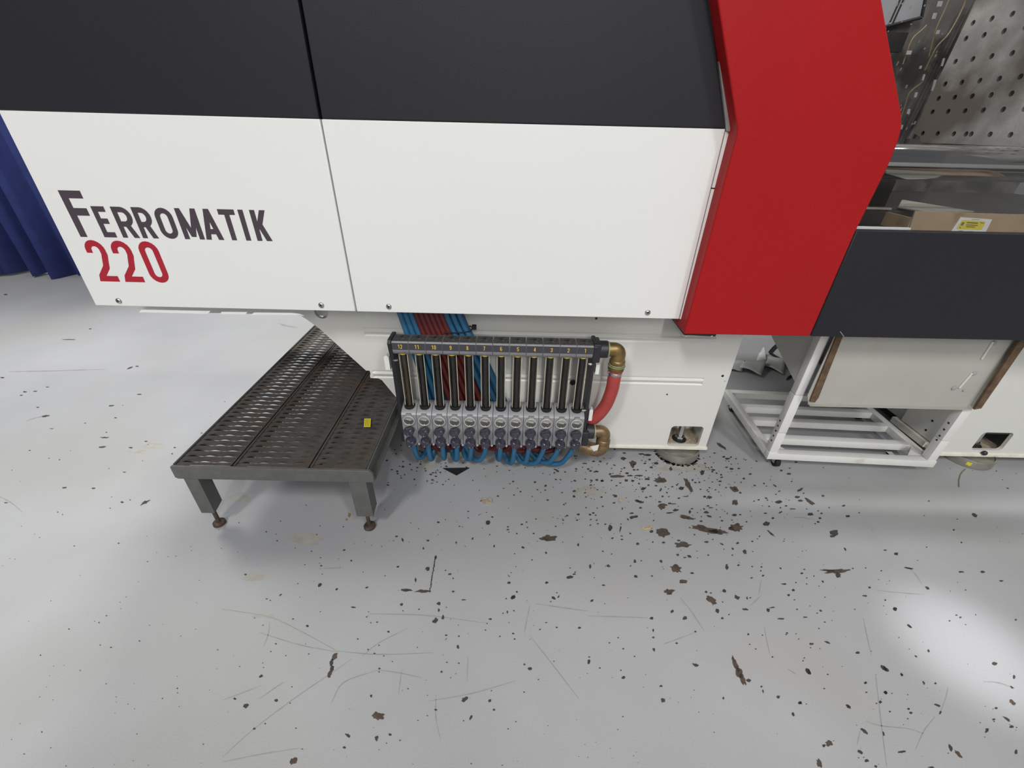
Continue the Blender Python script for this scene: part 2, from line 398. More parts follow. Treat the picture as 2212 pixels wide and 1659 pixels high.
# white side panels, dark upper panels
def panel(name, pts, y, th, mt, bevel=0.004, label=None):
    b = MB(); b.plate(pts, [], xz(y), th); return b.build(name, mt, mach, bevel=bevel, label=label)
wl = panel('side_panel', [(-1.265, 0.6606), (-0.4772, 0.6606), (-0.4788, 1.1552), (-1.255, 1.1575)], yP, 0.02, 'white', 0.0025, 'white lower panel with printed lettering')
wr = panel('side_panel', [(-0.4732, 0.6606), (0.5062, 0.6606), (0.5062, 1.1552), (-0.4748, 1.1552)], yP, 0.02, 'white', 0.0025)
ul = panel('upper_panel', [(-1.262, 1.1578), (-0.4797, 1.1562), (-0.4765, 1.66), (-1.262, 1.66)], yP, 0.02, 'dark', 0.0025, 'dark anthracite panel')
ur = panel('upper_panel', [(-0.4727, 1.1562), (0.5050, 1.1560), (0.4066, 1.389), (0.2945, 1.66), (-0.4693, 1.66)], yP, 0.02, 'dark', 0.0025, 'dark anthracite panel')
# core behind the panels
b = MB(); b.box(-1.24, 0.50, yP+0.03, 1.30, 0.70, 1.64); b.box(-1.24, 0.78, 1.38, 1.92, 0.68, 1.60)
b.build('core_housing', 'seam', mach)
# trim strips between white panel and red cover
b = MB(); b.plate([(0.5085, 0.6595), (0.5185, 0.6595), (0.5185, 1.0215), (0.5085, 1.0215)], [], xz(yP+0.002), 0.03); b.build('trim_strip', 'white', mach, bevel=0.001)
b = MB(); b.plate([(0.5085, 1.0245), (0.5185, 1.0245), (0.5200, 1.138), (0.5160, 1.150), (0.5085, 1.150)], [], xz(yP+0.002), 0.03); b.build('trim_strip', 'white', mach, bevel=0.001)
b = MB(); b.plate([(0.5085, 1.151), (0.5180, 1.150), (0.5205, 1.140), (0.5235, 1.1445), (0.308, 1.66), (0.2975, 1.66)], [], xz(yP-0.004), 0.03); b.build('trim_strip', 'trim_grey', mach, bevel=0.001, label='grey slanted edge strip')
# red cover
red_pts = [(0.512, 0.632), (0.8885, 0.6335), (0.8905, 0.934), (0.9000, 1.060), (0.9020, 1.105), (0.9000, 1.140), (0.8925, 1.170), (0.8790, 1.195), (0.7417, 1.3865), (0.5550, 1.65), (0.276, 1.65), (0.5150, 1.157), (0.5172, 1.144)]
b = MB(); b.plate(red_pts, [], xz(yR), 0.10); b.build('red_cover', 'red', mach, bevel=0.005)
# guard: lower dark panel, pane
b = MB(); b.plate([(0.8900, 0.6335), (2.45, 0.640), (2.45, 0.9385), (0.8920, 0.9355)], [], xz(yR+0.001), 0.03); b.build('lower_guard', 'dark', mach, bevel=0.003)
b = MB(); b.box(0.86, 2.45, 1.170, 1.174, 0.92, 1.70); b.build('window_pane', 'pane', mach, label='clear guard window')
# small scratch on guard
b = MB(); p0 = PY(1815, 716, yR); p1 = PY(1823, 727, yR)
b.add([(p0.x-.001, yR+.0004, p0.z), (p0.x+.0012, yR+.0004, p0.z), (p1.x+.0012, yR+.0004, p1.z), (p1.x-.001, yR+.0004, p1.z)], [(0, 1, 2, 3)]); b.build('scratch_mark', 'trim_grey', mach)
# black slide bracket behind red cover
b = MB(); q = [PY(*p, 1.30) for p in ((1446, 682), (1477, 723.5), (1545, 727), (1560, 700))]
b.plate([(p.x, p.z) for p in q], [], xz(1.30), 0.02); b.build('slide_bracket', 'black', mach)
for px in (1483, 1538):
    p = PY(px, 727, 1.295); b = MB(); b.lathe((p.x, 1.30, p.z), (0, -1, 0), [(0.004, 0), (0.004, 0.004), (0.002, 0.005)], 10); b.build('bolt', 'zinc', mach)
# screws on white panels
def screw(x, z, parent):
    b = MB()
    b.lathe((x, yP+0.001, z), (0, -1, 0), [(0.0090, 0), (0.0090, 0.0020), (0.0078, 0.0042), (0.0056, 0.0058), (0.0042, 0.0060), (0.0038, 0.0052), (0.0036, 0.0030)], 20)
    b.lathe((x, yP+0.001, z), (0, -1, 0), [(0.0034, 0.0030), (0.0034, 0.0034)], 6, 1)
    return b.build('screw', ['zinc', 'black'], parent)
screw(-1.1863, 0.6772, wl); screw(-0.5772, 0.6788, wl); screw(-0.3736, 0.6793, wr); screw(0.4066, 0.6796, wr)
# lettering
L1 = MB(); yl = yP-0.0006
write(L1, 'F', -1.2055, 0.8632, 0.058, 0.1185, 0.0190, yl)
hb = 0.0805
for c, x, w in (('E', -1.1388, 0.0350), ('R', -1.0868, 0.0480), ('R', -1.0318, 0.0450), ('O', -0.9748, 0.0475), ('M', -0.9150, 0.0550),
                ('A', -0.8560, 0.0500), ('T', -0.8000, 0.0445), ('I', -0.7452, 0.0140), ('K', -0.7140, 0.0420)):
    write(L1, c, x, 0.8637, w, hb, 0.0138, yl)
L1.build('lettering', 'letter_dark', wl, label='dark capitals reading FERROMATIK', flat=True, fix=False)
L2 = MB()
for c, x in (('2', -1.2095), ('2', -1.1360), ('0', -1.0585)): write(L2, c, x, 0.7370, 0.0550, 0.1180, 0.0165, yl)
L2.build('lettering', 'letter_red', wl, label='red digits reading 220', flat=True, fix=False)

# bed frames
out = [(-1.262, 0.80), (-1.262, 0.5905), (-0.735, 0.5905), (-0.718, 0.5880), (-0.703, 0.5770), (-0.6646, 0.5416), (-0.5300, 0.3790), (-0.5170, 0.3790), (-0.5160, 0.3640), (-0.5190, 0.3600), (-0.5190, 0.3480), (-0.490, 0.3470), (-0.4780, 0.3400),
       (-0.4326, 0.2616), (-0.262, 0.0565), (0.794, 0.0525), (0.794, 0.80)]
cut1 = rrect(0.6345, 0.7620, 0.0605, 0.1600, 0.014)
ribs = ((0.5345, -0.512, 0.7055), (0.3655, -0.508, 0.7050))
b = MB(); b.plate(out, [circle(-0.6455, 0.6020, 0.0230, 24), cut1]+[[(x0, z-0.0165), (x1, z-0.0165), (x1, z+0.0165), (x0, z+0.0165)] for z, x0, x1 in ribs], xz(yB), 0.012)
b.box(0.782, 0.794, yB+0.012, 1.90, 0.0525, 0.70)
bed = b.build('bed_frame', 'bed_white', mach)
b = MB(); b.box(-0.27, 0.7995, yB-0.006, yB+0.05, 0.0465, 0.0590, ch=0.002); b.build('base_lip', 'bed_cream', mach, label='cream bottom lip')
b = MB(); b.box(-0.24, 0.60, 1.38, 1.90, 0.060, 0.70); b.box(0.60, 0.775, 1.45, 1.90, 0.066, 0.70); b.build('bed_core', 'bed_white', mach)
# bright under-edge strips at the left
for pix in (((305.6, 668.9), (454.7, 671.9), (449, 678), (300, 674.6)), ((478.4, 673.8), (534, 674.2), (530.6, 679.1), (475.6, 678.4)), ((548.7, 675.1), (630, 676), (645, 678), (656, 682.5), (645, 680.6), (542, 679.9))):
    q = [PY(*p, 1.214) for p in pix]; b = MB(); b.plate([(p.x, p.z) for p in q], [], xz(1.214), 0.004); b.build('under_edge_strip', 'white', mach, label='bright white under-edge strip')
# white plate seen through the round hole
b = MB(); b.add([(-0.72, 1.40, 0.70), (-0.605, 1.40, 0.62), (-0.66, 1.40, 0.56), (-0.72, 1.40, 0.56)], [(0, 1, 2, 3)])
b.box(-0.72, -0.60, 1.402, 1.41, 0.56, 0.68, 1); b.build('cable_gland_plate', ['white', 'seam'], mach)
# pressed ribs
def rib(z, x0, x1):
    b = MB(); prof = [(0.0165, 0.0002), (0.0090, 0.0048), (0.0035, -0.0035), (0.0015, -0.0035), (-0.0120, 0.0046), (-0.0165, 0.0002)]
    V = []; F = []; n = len(prof)
    for x, k in ((x0, 0.0), (x0+0.008, 1), (x1-0.008, 1), (x1, 0.0)):
        for dz, dy in prof: V.append((x, yB+dy*k, z+dz))
    for i in range(3):
        for j in range(n-1): F.append((i*n+j, i*n+j+1, (i+1)*n+j+1, (i+1)*n+j))
    b.add(V, F); return b.build('pressed_rib', 'bed_white', bed, sharp=30)
for r_ in ribs: rib(*r_)
# little holes and screws on bed
for px, py, r in ((1441, 852, 0.0032), (1561, 812, 0.0048), (1288, 688, 0.004)):
    p = PY(px, py, yB); b = MB(); b.lathe((p.x, yB+0.001, p.z), (0, -1, 0), [(r, 0), (r, 0.0016)], 12); b.build('screw_hole', 'seam', bed)
p = PY(1237, 826, yB); b = MB(); b.lathe((p.x, yB+0.001, p.z), (0, -1, 0), [(0.011, 0), (0.011, 0.004), (0.007, 0.007)], 14); b.build('bolt', 'black', bed)
for px0, px1, py in ((1564, 1569, 823),):
    p = PY(px0, py, yB); b = MB(); b.box(p.x, p.x+0.007, yB-0.0006, yB+0.002, p.z-0.001, p.z); b.build('scratch_mark', 'chip', bed)
# levelling pads
def foot(x, y, label=None, r=0.088):
    b = MB()
    b.lathe((x, y, 0), (0, 0, 1), [(r*0.97, 0), (r, 0.003), (r, 0.033), (r*0.985, 0.0365), (r*0.94, 0.0375), (r*0.91, 0.0345), (r*0.45, 0.0360), (r*0.30, 0.044)], 40)
    o = b.build('levelling_pad', 'pad', mach, label=label)
    b = MB(); b.lathe((x, y, 0.044), (0, 0, 1), [(0.027, 0), (0.027, 0.003)], 24, 0); b.lathe((x, y, 0.0642), (0, 0, 1), [(0.028, 0), (0.028, 0.003)], 24, 1); b.lathe((x, y, 0.047), (0, 0, 1), [(0.0185, 0), (0.0185, 0.036), (0.012, 0.038), (0.012, 0.20)], 6, 0)
    b.build('spindle', ['zinc', 'rubber'], o); return o
foot(0.698, 1.372); foot(-0.235, 1.372); foot(1.918, 1.378, 'metal machine foot with a yellow paint mark')
b = MB(); V = [(1.918+0.0884*sin(radians(a)), 1.378-0.0884*cos(radians(a)), z+0.002*(k % 2)) for z in (0.012, 0.027) for k, a in enumerate((-42, -39, -36, -32))]
b.add(V, [(k, k+1, k+5, k+4) for k in range(3)]); b.build('paint_mark', 'sticker', mach, fix=False)
# tan tray inside the cut-out
b = MB(); b.box(0.60, 0.78, 1.345, 1.445, 0.0600, 0.0640); b.box(0.60, 0.778, 1.445, 1.449, 0.06, 0.40, 1); b.build('cutout_floor', ['scrap', 'bed_white'], mach)
# right-hand bed
b = MB(); b.plate([(1.735, 0.0565), (2.60, 0.062), (2.60, 0.70), (1.735, 0.70)], [rrect(1.8580, 1.9830, 0.0750, 0.1640, 0.016)], xz(yB), 0.012)
b.box(1.735, 1.747, yB+0.012, 1.530, 0.075, 0.70)
b.build('bed_frame', 'bed_white', mach)
b = MB(); b.box(1.728, 2.60, yB-0.006, yB+0.05, 0.0440, 0.0585, ch=0.002); b.box(1.722, 1.745, yB+0.05, 1.56, 0.044, 0.070); b.build('base_lip', 'bed_cream', mach)
b = MB(); b.box(1.76, 2.60, 1.46, 1.95, 0.06, 0.70); b.build('bed_core', 'bed_white', mach)
b = MB(); b.box(1.84, 2.02, 1.345, 1.455, 0.0600, 0.0640); b.build('cutout_floor', 'scrap', mach)
p = PY(2145, 824, yB); b = MB(); b.lathe((p.x, yB+0.001, p.z), (0, -1, 0), [(0.003, 0), (0.003, 0.0016)], 10); b.build('screw_hole', 'seam', mach)
p = PY(2128, 980, 1.32); b = MB(); b.lathe((p.x, 1.326, p.z), (0, -1, 0), [(0.010, 0), (0.010, 0.006), (0.006, 0.010)], 12); b.build('bolt', 'black', mach)
for px, py in ((2014, 909), (2000, 929)):
    p = PX(px, py, 1.735); b = MB(); b.lathe((1.736, p.y, p.z), (-1, 0, 0), [(0.005, 0), (0.005, 0.0016)], 12); b.build('screw_hole', 'seam', mach)

b = MB(); b.box(1.78, 2.55, 1.62, 2.35, 0.02, 0.70, ch=0.01); b.build('underside_dark_block', 'oily', mach)  # black box added for the darkness beneath the machine
# interior behind the guard window
b = MB(); b.box(0.70, 2.60, 1.31, 2.60, 0.86, 0.905); b.build('cavity_floor', 'oily', mach)
b = MB(); b.box(0.89, 1.160, 1.300, 1.312, 0.85, 0.9205, ch=0.002); b.box(1.160, 2.40, 1.300, 1.312, 0.85, 0.900); b.build('ledge', 'white', mach)
b = MB(); b.box(0.60, 2.60, 2.42, 2.45, 0.86, 1.75); b.build('rear_guard', 'inner', mach)
b = MB(); b.box(0.95, 1.165, 1.42, 1.50, 0.905, 0.952, ch=0.004); b.box(1.175, 1.33, 1.43, 1.52, 0.905, 0.948, ch=0.004); b.box(0.95, 1.175, 1.418, 1.426, 0.952, 0.957, 1); b.build('mold_clamp', ['oily', 'greyboard'], mach)
b = MB(); b.box(0.95, 1.35, 1.66, 1.95, 0.905, 1.02, ch=0.01); b.build('slide_shoe', 'oily', mach)
tb = MB(); tb.cyl((0.60, 1.5, 1.0800), (1.70, 1.5, 1.0800), 0.049, 40); tb.build('tie_bar', 'chrome', mach)
tb = MB(); tb.cyl((0.60, 2.15, 1.0800), (1.66, 2.15, 1.0800), 0.049, 32); tb.build('tie_bar', 'chrome', mach)
# platen: real bored holes on its left face
hy = [1.422+0.0355*0+0.0705*k for k in range(9)]
hz = [(1.160, 1), (1.232, 0), (1.276, 0), (1.3215, 0), (1.390, 0), (1.457, 0), (1.501, 0), (1.575, 0)]
holes = []
for z, more in hz:
    for k, y in enumerate(hy):
        if y < 1.36 or y > 2.0: continue
        holes.append((y, z))
    if more:
        holes += [(1.795, z)]
ho = [circle(y, z, 0.0088, 10) for y, z in holes]
b = MB(); b.plate([(1.30, 1.128), (1.975, 1.128), (1.995, 1.150), (2.035, 1.160), (2.012, 1.70), (1.30, 1.70)], ho, lambda a, c, t: (1.63+t, a, c), 0.05)
b.box(1.681, 1.69, 1.30, 2.03, 1.128, 1.70, 1); pl = b.build('platen', ['platen', 'oily'], mach)
# rear panel with dark frame, pane-reflection band, wires and tags
q = [PY(*p, 2.38) for p in ((1895, 62), (1990, 38), (2006, -40), (1880, -40))]
b = MB(); b.plate([(p.x, p.z) for p in q], [], xz(2.38), 0.03)
for p0, p1 in ((q[0], q[1]), (q[1], q[2])): b.tube([(p0.x, 2.378, p0.z), (p1.x, 2.378, p1.z)], 0.006, 8, 1)
for px0, px1 in ((1945, 1925),):
    p0 = PY(px0+4, -10, 2.377); p1 = PY(1922, 50, 2.377); b.tube([p0, p1], 0.003, 6, 1); b.tube([p0+Vector((0.014, 0, 0)), p1+Vector((0.014, 0, 0))], 0.003, 6, 1)
b.build('rear_window', ['innergrey', 'seam'], mach)
p0 = PY(1900, 84, 2.3); b = MB(); b.box(1.40, 1.625, 2.28, 2.30, p0.z-0.045, p0.z+0.02); b.build('pane_reflection_band', 'oily', mach)  # solid dark band drawn in place of a reflection in the pane
Z8 = lambda x, y: (1900+x/4.609, y/4.609)
for pts in (((850, -60), (840, 50), (700, 320), (560, 480), (450, 700)), ((470, 250), (420, 300), (320, 400), (230, 640)), ((450, 740), (420, 820), (300, 920), (250, 1060), (190, 1230)), ((700, -20), (640, 120), (560, 300), (490, 560))):
    b = MB(); b.tube(spline([PY(*Z8(*p), 2.25) for p in pts], 5), 0.0024, 6); b.build('cable', 'wire', mach)
for x, y, w, h in ((590, 40, 40, 55), (425, 770, 18, 60), (350, 945, 24, 50), (278, 1110, 24, 50), (208, 1265, 24, 44), (285, 525, 44, 40), (575, 320, 24, 40), (520, 850, 24, 110), (615, 620, 18, 80), (535, 160, 30, 60), (400, 670, 18, 30)):
    p0 = PY(*Z8(x-w/2, y+h/2), 2.235); p1 = PY(*Z8(x+w/2, y+h/2), 2.235); p2 = PY(*Z8(x+w/2+h*.3, y-h/2), 2.235); p3 = PY(*Z8(x-w/2+h*.3, y-h/2), 2.235)
    b = MB(); b.plate([(p.x, p.z) for p in (p0, p1, p2, p3)], [], xz(2.232), 0.004); b.build('cable_tag', 'tag', mach)

RG = random.Random(4)
b = MB()
for k in range(46):
    yy = RG.uniform(0, 300); px = 1985-yy*0.17+RG.uniform(-70, 62)-max(0, yy-180)*0.25; h_ = RG.uniform(2, 9); w_ = RG.uniform(1.2, 3)
    p0 = PY(px, yy, 2.30); p1 = PY(px+h_*0.5, yy-h_, 2.30); s_ = w_*0.0022
    b.add([(p0.x, 2.30, p0.z), (p0.x+s_, 2.30, p0.z), (p1.x+s_, 2.30, p1.z), (p1.x, 2.30, p1.z)], [(0, 1, 2, 3)])
    b.add([(p0.x, 2.302, p0.z), (p0.x+s_, 2.302, p0.z), (p1.x+s_, 2.302, p1.z), (p1.x, 2.302, p1.z)], [(0, 1, 2, 3)])
b.build('painted_glints', 'greyboard', mach, kind='stuff', flat=True)  # pale slivers painted as small glints in the dark rear area
for px in (1962, 1978, 2030):
    b = MB(); b.tube([PY(px, 300, 2.36), PY(px+150, 0, 2.36)], 0.012, 8); b.build('conduit', 'inner', mach)
# ================================================================== FLOW REGULATOR
reg = thing('flow_regulator', 'grey twelve-channel water flow regulator with sight tubes and dark knobs below the white panel', 'flow regulator', (0, 1.24, 0))
X0, PIT = -0.3587, 0.0540
NUM = ['12', '11', '10', '9', '8', '7', '6', '5', '4', '3', '2', '1']
yM = 1.210
for s, x0, x1, zt in ((-1, -0.3985, -0.3862, 0.5615), (1, 0.2625, 0.2745, 0.5640)):
    b = MB(); b.plate([(yM-0.004, zt-0.010), (yM+0.006, zt), (1.278, zt), (1.282, zt-0.004), (1.282, 0.150), (1.276, 0.142), (yM+0.01, 0.142), (yM, 0.150), (yM+0.010, 0.30), (yM+0.010, 0.48)], [], lambda a, c, t: (x0+t, a, c), x1-x0)
    if s > 0: b.box(0.262, 0.286, yM-0.001, 1.27, 0.497, 0.5635, ch=0.003); b.box(0.262, 0.286, 1.203, 1.275, 0.152, 0.215, ch=0.003)
    b.build('end_plate', 'black', reg, bevel=0.0015)
def prism_x(b, prof, x0, x1, mi=0):
    b.plate(prof, [], lambda a, c, t: (x0+t, a, c), x1-x0, mi)
hw = 0.0264
# --- first channel, then copies
x = X0
b = MB(); prism_x(b, [(yM+0.004, 0.5570), (yM, 0.5535), (yM, 0.5280), (yM+0.003, 0.5170), (yM+0.010, 0.5095), (yM+0.016, 0.5080), (1.268, 0.508), (1.268, 0.557)], x-hw, x+hw)
b.box(x-0.0255, x+0.0255, 1.2165, 1.2665, 0.5560, 0.5574, 1); b.lathe((x, 1.243, 0.5572), (0, 0, 1), [(0.019, 0), (0.018, 0.0006), (0.010, 0.0008), (0.0075, 0.0018), (0.006, 0.0020)], 20, 1); b.lathe((x, 1.243, 0.5585), (0, 0, 1), [(0.0055, 0), (0.0055, 0.0009)], 12, 2)
tb0 = b.build('manifold_block', ['block_grey', 'block_top', 'rubber'], reg, bevel=0.001)
b = MB(); b.box(x-0.0256, x+0.0256, yM-0.0010, yM+0.002, 0.5292, 0.5528); b.build('number_plate', 'plate_dark', tb0)
yT = 1.236
b = MB(); b.cyl((x, yT, 0.296), (x, yT, 0.515), 0.0098, 16)
st0 = b.build('sight_tube', 'float', reg)
b = MB(); b.cyl((x, yT, 0.296), (x, yT, 0.510), 0.0140, 20); b.build('clear_sleeve', 'tube', st0)
b = MB(); b.cyl((x, yT, 0.5045), (x, yT, 0.5085), 0.0142, 20); b.build('yellow_ring', 'yellow', st0, label='yellow ring')
b = MB()
for sx in (-1, 1): b.box(x+sx*0.0138-0.0009, x+sx*0.0138+0.0009, yT-0.0050, yT-0.0028, 0.300, 0.5045)
b.build('sleeve_refraction', 'cream', st0)  # cream strips paint the bright refraction along both sides of the sleeve
b = MB(); b.lathe((x, yT, 0.290), (0, 0, 1), [(0.019, 0), (0.019, 0.007), (0.0165, 0.009), (0.0140, 0.0095)], 24); b.build('collar', 'rubber', st0)
yF = 1.204
b = MB(); prism_x(b, [(yF, 0.150), (yF, 0.276), (yF+0.004, 0.2815), (yF+0.022, 0.2915), (1.256, 0.3000), (1.268, 0.3000), (1.268, 0.142), (yF+0.008, 0.142)], x-hw, x+hw)
b.lathe((x, yF+0.002, 0.2550), (0, -1, 0), [(0.0215, 0), (0.0205, 0.006)], 28)
b.plate([(x-0.017, 0.258), (x+0.017, 0.258), (x+0.009, 0.2815), (x-0.009, 0.2815)], [], xz(yF-0.006), 0.010)
vb0 = b.build('valve_block', 'valve_grey', reg, bevel=0.001)
b = MB(); b.torus((x, yF-0.006, 0.255), (0, 1, 0), 0.0192, 0.0021, 28, 8)
b.lathe((x, yF-0.0035, 0.255), (0, -1, 0), [(0.0190, 0), (0.0190, 0.001)], 28, 1)
nd = Vector((0.014, 0, -0.0035))
b.obox((x-0.0085, yF-0.0062, 0.2595), (0.0165, 0, -0.0040), (0.0005, 0, 0.0024), (0, 0.0008, 0), 2)
b.obox((x-0.0012, yF-0.0060, 0.2365), (0.0024, 0, 0), (0, 0, 0.0045), (0, 0.0008, 0), 3)
for k in range(9):
    t = radians(-30+30*k); r0, r1 = 0.0125, 0.0145
    b.obox((x+r0*cos(t), yF-0.0056, 0.255+r0*sin(t)), ((r1-r0)*cos(t), 0, (r1-r0)*sin(t)), (-0.0009*sin(t), 0, 0.0009*cos(t)), (0, 0.0006, 0), 4)
b.build('gauge', ['ring', 'dial', 'needle', 'nylon', 'trim_grey'], vb0, label='round gauge with a pale needle')
def knob(z, tilt, ph):
    b = MB()
    md = lambda t, h: 1.0 if h < 0.008 else 1.0-0.26*(0.5+0.5*cos(3*(t+ph)))**2
    b.lathe((x, yF+0.001, z), Vector((0, -1, tilt)), [(0.0125, 0), (0.0130, 0.006), (0.0185, 0.009), (0.0205, 0.014), (0.0205, 0.022), (0.0190, 0.029), (0.0150, 0.0335), (0.0110, 0.0345), (0.0090, 0.0325), (0.0050, 0.0318), (0.0015, 0.0316)], 36, 0, md)
    return b
knob(0.2150, 0.05, 0.35).build('valve_knob', 'knob', vb0)
knob(0.1720, -0.12, 0.9).build('valve_knob', 'knob', vb0)
b = MB(); b.lathe((x, 1.222, 0.143), (0, 0, -1), [(0.0115, 0), (0.0115, 0.010), (0.0095, 0.012), (0.0095, 0.018)], 16); b.build('hose_tail', 'nylon', vb0)
b = MB(); b.lathe((x+0.0225, 1.214, 0.143), (0, -0.25, -1), [(0.0045, 0), (0.0045, 0.006), (0.0030, 0.0085)], 10); b.build('drain_screw', 'nylon', vb0)
tops, tubes, valves = [tb0], [st0], [vb0]
for i in range(1, 12):
    tops.append(copy_part(tb0, reg, PIT*i)); tubes.append(copy_part(st0, reg, PIT*i)); valves.append(copy_part(vb0, reg, PIT*i))
st0.data = st0.data.copy(); st0.data.materials[0] = M['float_brown']; st0['label'] = 'tube with brown residue'
for i, s in enumerate(NUM):
    b = MB(); w = 0.0064; tot = len(s)*w+(len(s)-1)*0.0016
    xx = X0-tot/2
    for c in s: write(b, c, xx, 0.5340, w, 0.0145, 0.0019, yM-0.0016); xx += w+0.0016
    b.build('channel_number', 'yellow', tops[i], label='yellow number '+s, flat=True, fix=False)
# side bolts
for px, py in ((853, 778), (1277, 786), (1262, 886)):
    p = PY(px, py, 1.222); b = MB(); sgn = 1 if px < 1000 else -1
    b.lathe((p.x-sgn*0.006, p.y, p.z), (sgn, 0, 0), [(0.0035, 0), (0.0035, 0.006), (0.0065, 0.006), (0.0065, 0.010), (0.0040, 0.0105), (0.0040, 0.015)], 8); b.build('bolt', 'zinc', reg)
# white tabs
for pix, top in (((833, 799, 843, 768), 1), ((1285, 808.5, 1292.5, 788), 0), ((1270.5, 909, 1277.5, 884), 1)):
    yt = 1.236; A = PY(pix[0], pix[1], yt); B_ = PY(pix[2], pix[3], yt); x0, z0, z1 = A.x, A.z, B_.z
    x1 = x0+(0.0165 if pix[0] < 1000 else 0.0130); x0 += 0.0
    b = MB(); b.plate([(x0, z0), (x1, z0), (x1, z1-0.006), ((x0+x1)/2, z1), (x0, z1-0.006)] if top else [(x0, z0), (x1, z0), (x1, z1), (x0, z1)], [], xz(yt), 0.02); b.build('bracket_tab', 'white', reg)
# inlet noses and brass fittings
yN = 1.240
b = MB(); b.lathe((0.280, yN, 0.5330), (1, 0, 0), [(0.029, 0), (0.029, 0.030), (0.0275, 0.032)], 28); b.build('inlet_nose', 'black', reg)
b = MB(); b.lathe((0.312, yN, 0.5330), (1, 0, 0), [(0.0275, 0), (0.0275, 0.004)], 28); b.build('seal_ring', 'verdigris', reg)
def bend(c, r, n=8): # quarter bend from +x heading to -z around centre
    return [(c[0]+r*sin(pi/2*k/n), c[1], c[2]+r*cos(pi/2*k/n)) for k in range(n+1)]
b = MB(); ez = 0.5330
path = [(0.314, yN, ez), (0.330, yN, ez)]+bend((0.334, yN, ez-0.018), 0.018)+[(0.352, yN, ez-0.035), (0.352, yN, ez-0.044)]
b.tube(path, [0.0235]*len(path), 24)
b.lathe((0.352, yN, ez-0.036), (0, 0, -1), [(0.0235, 0), (0.0265, 0.004), (0.0265, 0.014), (0.0245, 0.017)], 24)
b.lathe((0.352, yN, ez-0.052), (-0.02, 0, -1), [(0.0275, 0), (0.0285, 0.003), (0.0285, 0.020), (0.0265, 0.023)], 8)
el = b.build('brass_elbow', 'brass', reg, sharp=45)
b = MB(); b.torus((0.352, yN, ez-0.0525), (0, 0, 1), 0.0255, 0.0022, 28, 8); b.torus((0.352, yN, ez-0.058), (0, 0, 1), 0.0275, 0.0018, 28, 8); b.build('seal_ring', 'verdigris', el)
lz = 0.196
b = MB(); b.lathe((0.280, yN, lz), (1, 0, 0), [(0.029, 0), (0.029, 0.026), (0.0275, 0.028)], 28); b.build('inlet_nose', 'black', reg)
b = MB(); b.lathe((0.308, yN, lz), (1, 0, 0), [(0.0275, 0), (0.0275, 0.004)], 28); b.build('seal_ring', 'verdigris', reg)
b = MB(); path = [(0.310, yN, lz), (0.328, yN, lz)]+bend((0.332, yN, lz-0.018), 0.018)+[(0.350, yN, lz-0.030), (0.350, yN, lz-0.040)]
b.tube(path, 0.0225, 24)
b.lathe((0.350, yN, lz-0.034), (0, 0, -1), [(0.0225, 0), (0.0260, 0.004), (0.0260, 0.020), (0.0240, 0.023)], 24)
e2 = b.build('brass_elbow', 'brass2', reg, sharp=45)
b = MB()
path = [(0.350, yN, lz-0.050), (0.350, yN, lz-0.066)]+[(0.324+0.026*cos(pi/2*k/8), yN+0.004*k/8, lz-0.070-0.022*sin(pi/2*k/8)) for k in range(9)]+[(0.305, yN+0.008, lz-0.091), (0.288, yN+0.015, lz-0.088), (0.270, yN+0.024, lz-0.084)]
b.tube(path, [0.0245, 0.0250]+[0.0265]*9+[0.0265, 0.0255, 0.025], 24)
b.lathe((0.294, yN+0.012, lz-0.089), (-1, 0.4, 0.2), [(0.0285, 0), (0.0285, 0.022)], 24)
b.build('brass_elbow', 'brass2', reg, sharp=45)
b = MB(); q = [PY(*p, 1.238) for p in ((1272, 953), (1291, 949), (1288, 960), (1280, 963))]
b.plate([(p.x, p.z) for p in q], [], xz(1.206), 0.002); b.build('paper_tag', 'nylon', reg)

# ================================================================== HOSES
rh = thing('supply_hose', 'thick red hose curving from the upper brass elbow behind the regulator', 'hose', (0.352, yN, 0.445))
b = MB(); pts = spline([(0.3515, yN, ez-0.070), (0.3510, yN, 0.425), (0.350, 1.242, 0.370), (0.338, 1.250, 0.300), (0.310, 1.262, 0.240), (0.268, 1.290, 0.195), (0.215, 1.302, 0.175)], 8)
b.tube(pts, 0.0225, 24); b.build('hose_body', 'bigred', rh)
b = MB(); b.lathe((0.3512, yN, ez-0.082), (0, 0, -1), [(0.0238, 0), (0.0245, 0.001), (0.0245, 0.010), (0.0238, 0.011)], 28); b.box(0.326, 0.334, yN-0.006, yN+0.006, ez-0.095, ez-0.080)
b.build('hose_clamp', 'steel', rh)

HR = 0.0096
# bundle slots: x at z=.26 (low) and z=.615 (high), front and rear layers
def slot(u, layer):
    lo = -0.288+u*0.282; hi = -0.363+u*0.194
    return lo, hi, (1.2795 if layer == 0 else 1.2990)
blue_slots = [(0.00, 0), (0.00, 1), (0.095, 0), (0.095, 1), (0.19, 0), (0.19, 1), (0.78, 0), (0.78, 1), (0.89, 0), (0.89, 1), (1.0, 0), (1.0, 1)]
red_slots = [(0.285, 0), (0.285, 1), (0.385, 0), (0.385, 1), (0.485, 0), (0.485, 1), (0.585, 0), (0.585, 1), (0.685, 0), (0.685, 1), (0.335, 1), (0.535, 1)]
red_slots = [(0.27+0.085*k, 0) for k in range(6)]+[(0.27+0.085*k, 1) for k in range(6)]
red_slots = sorted(red_slots)
ORD = ['leftmost', 'second from left', 'third from left', 'fourth from left', 'fifth from left', 'sixth from left', 'sixth from right', 'fifth from right', 'fourth from right', 'third from right', 'second from right', 'rightmost']
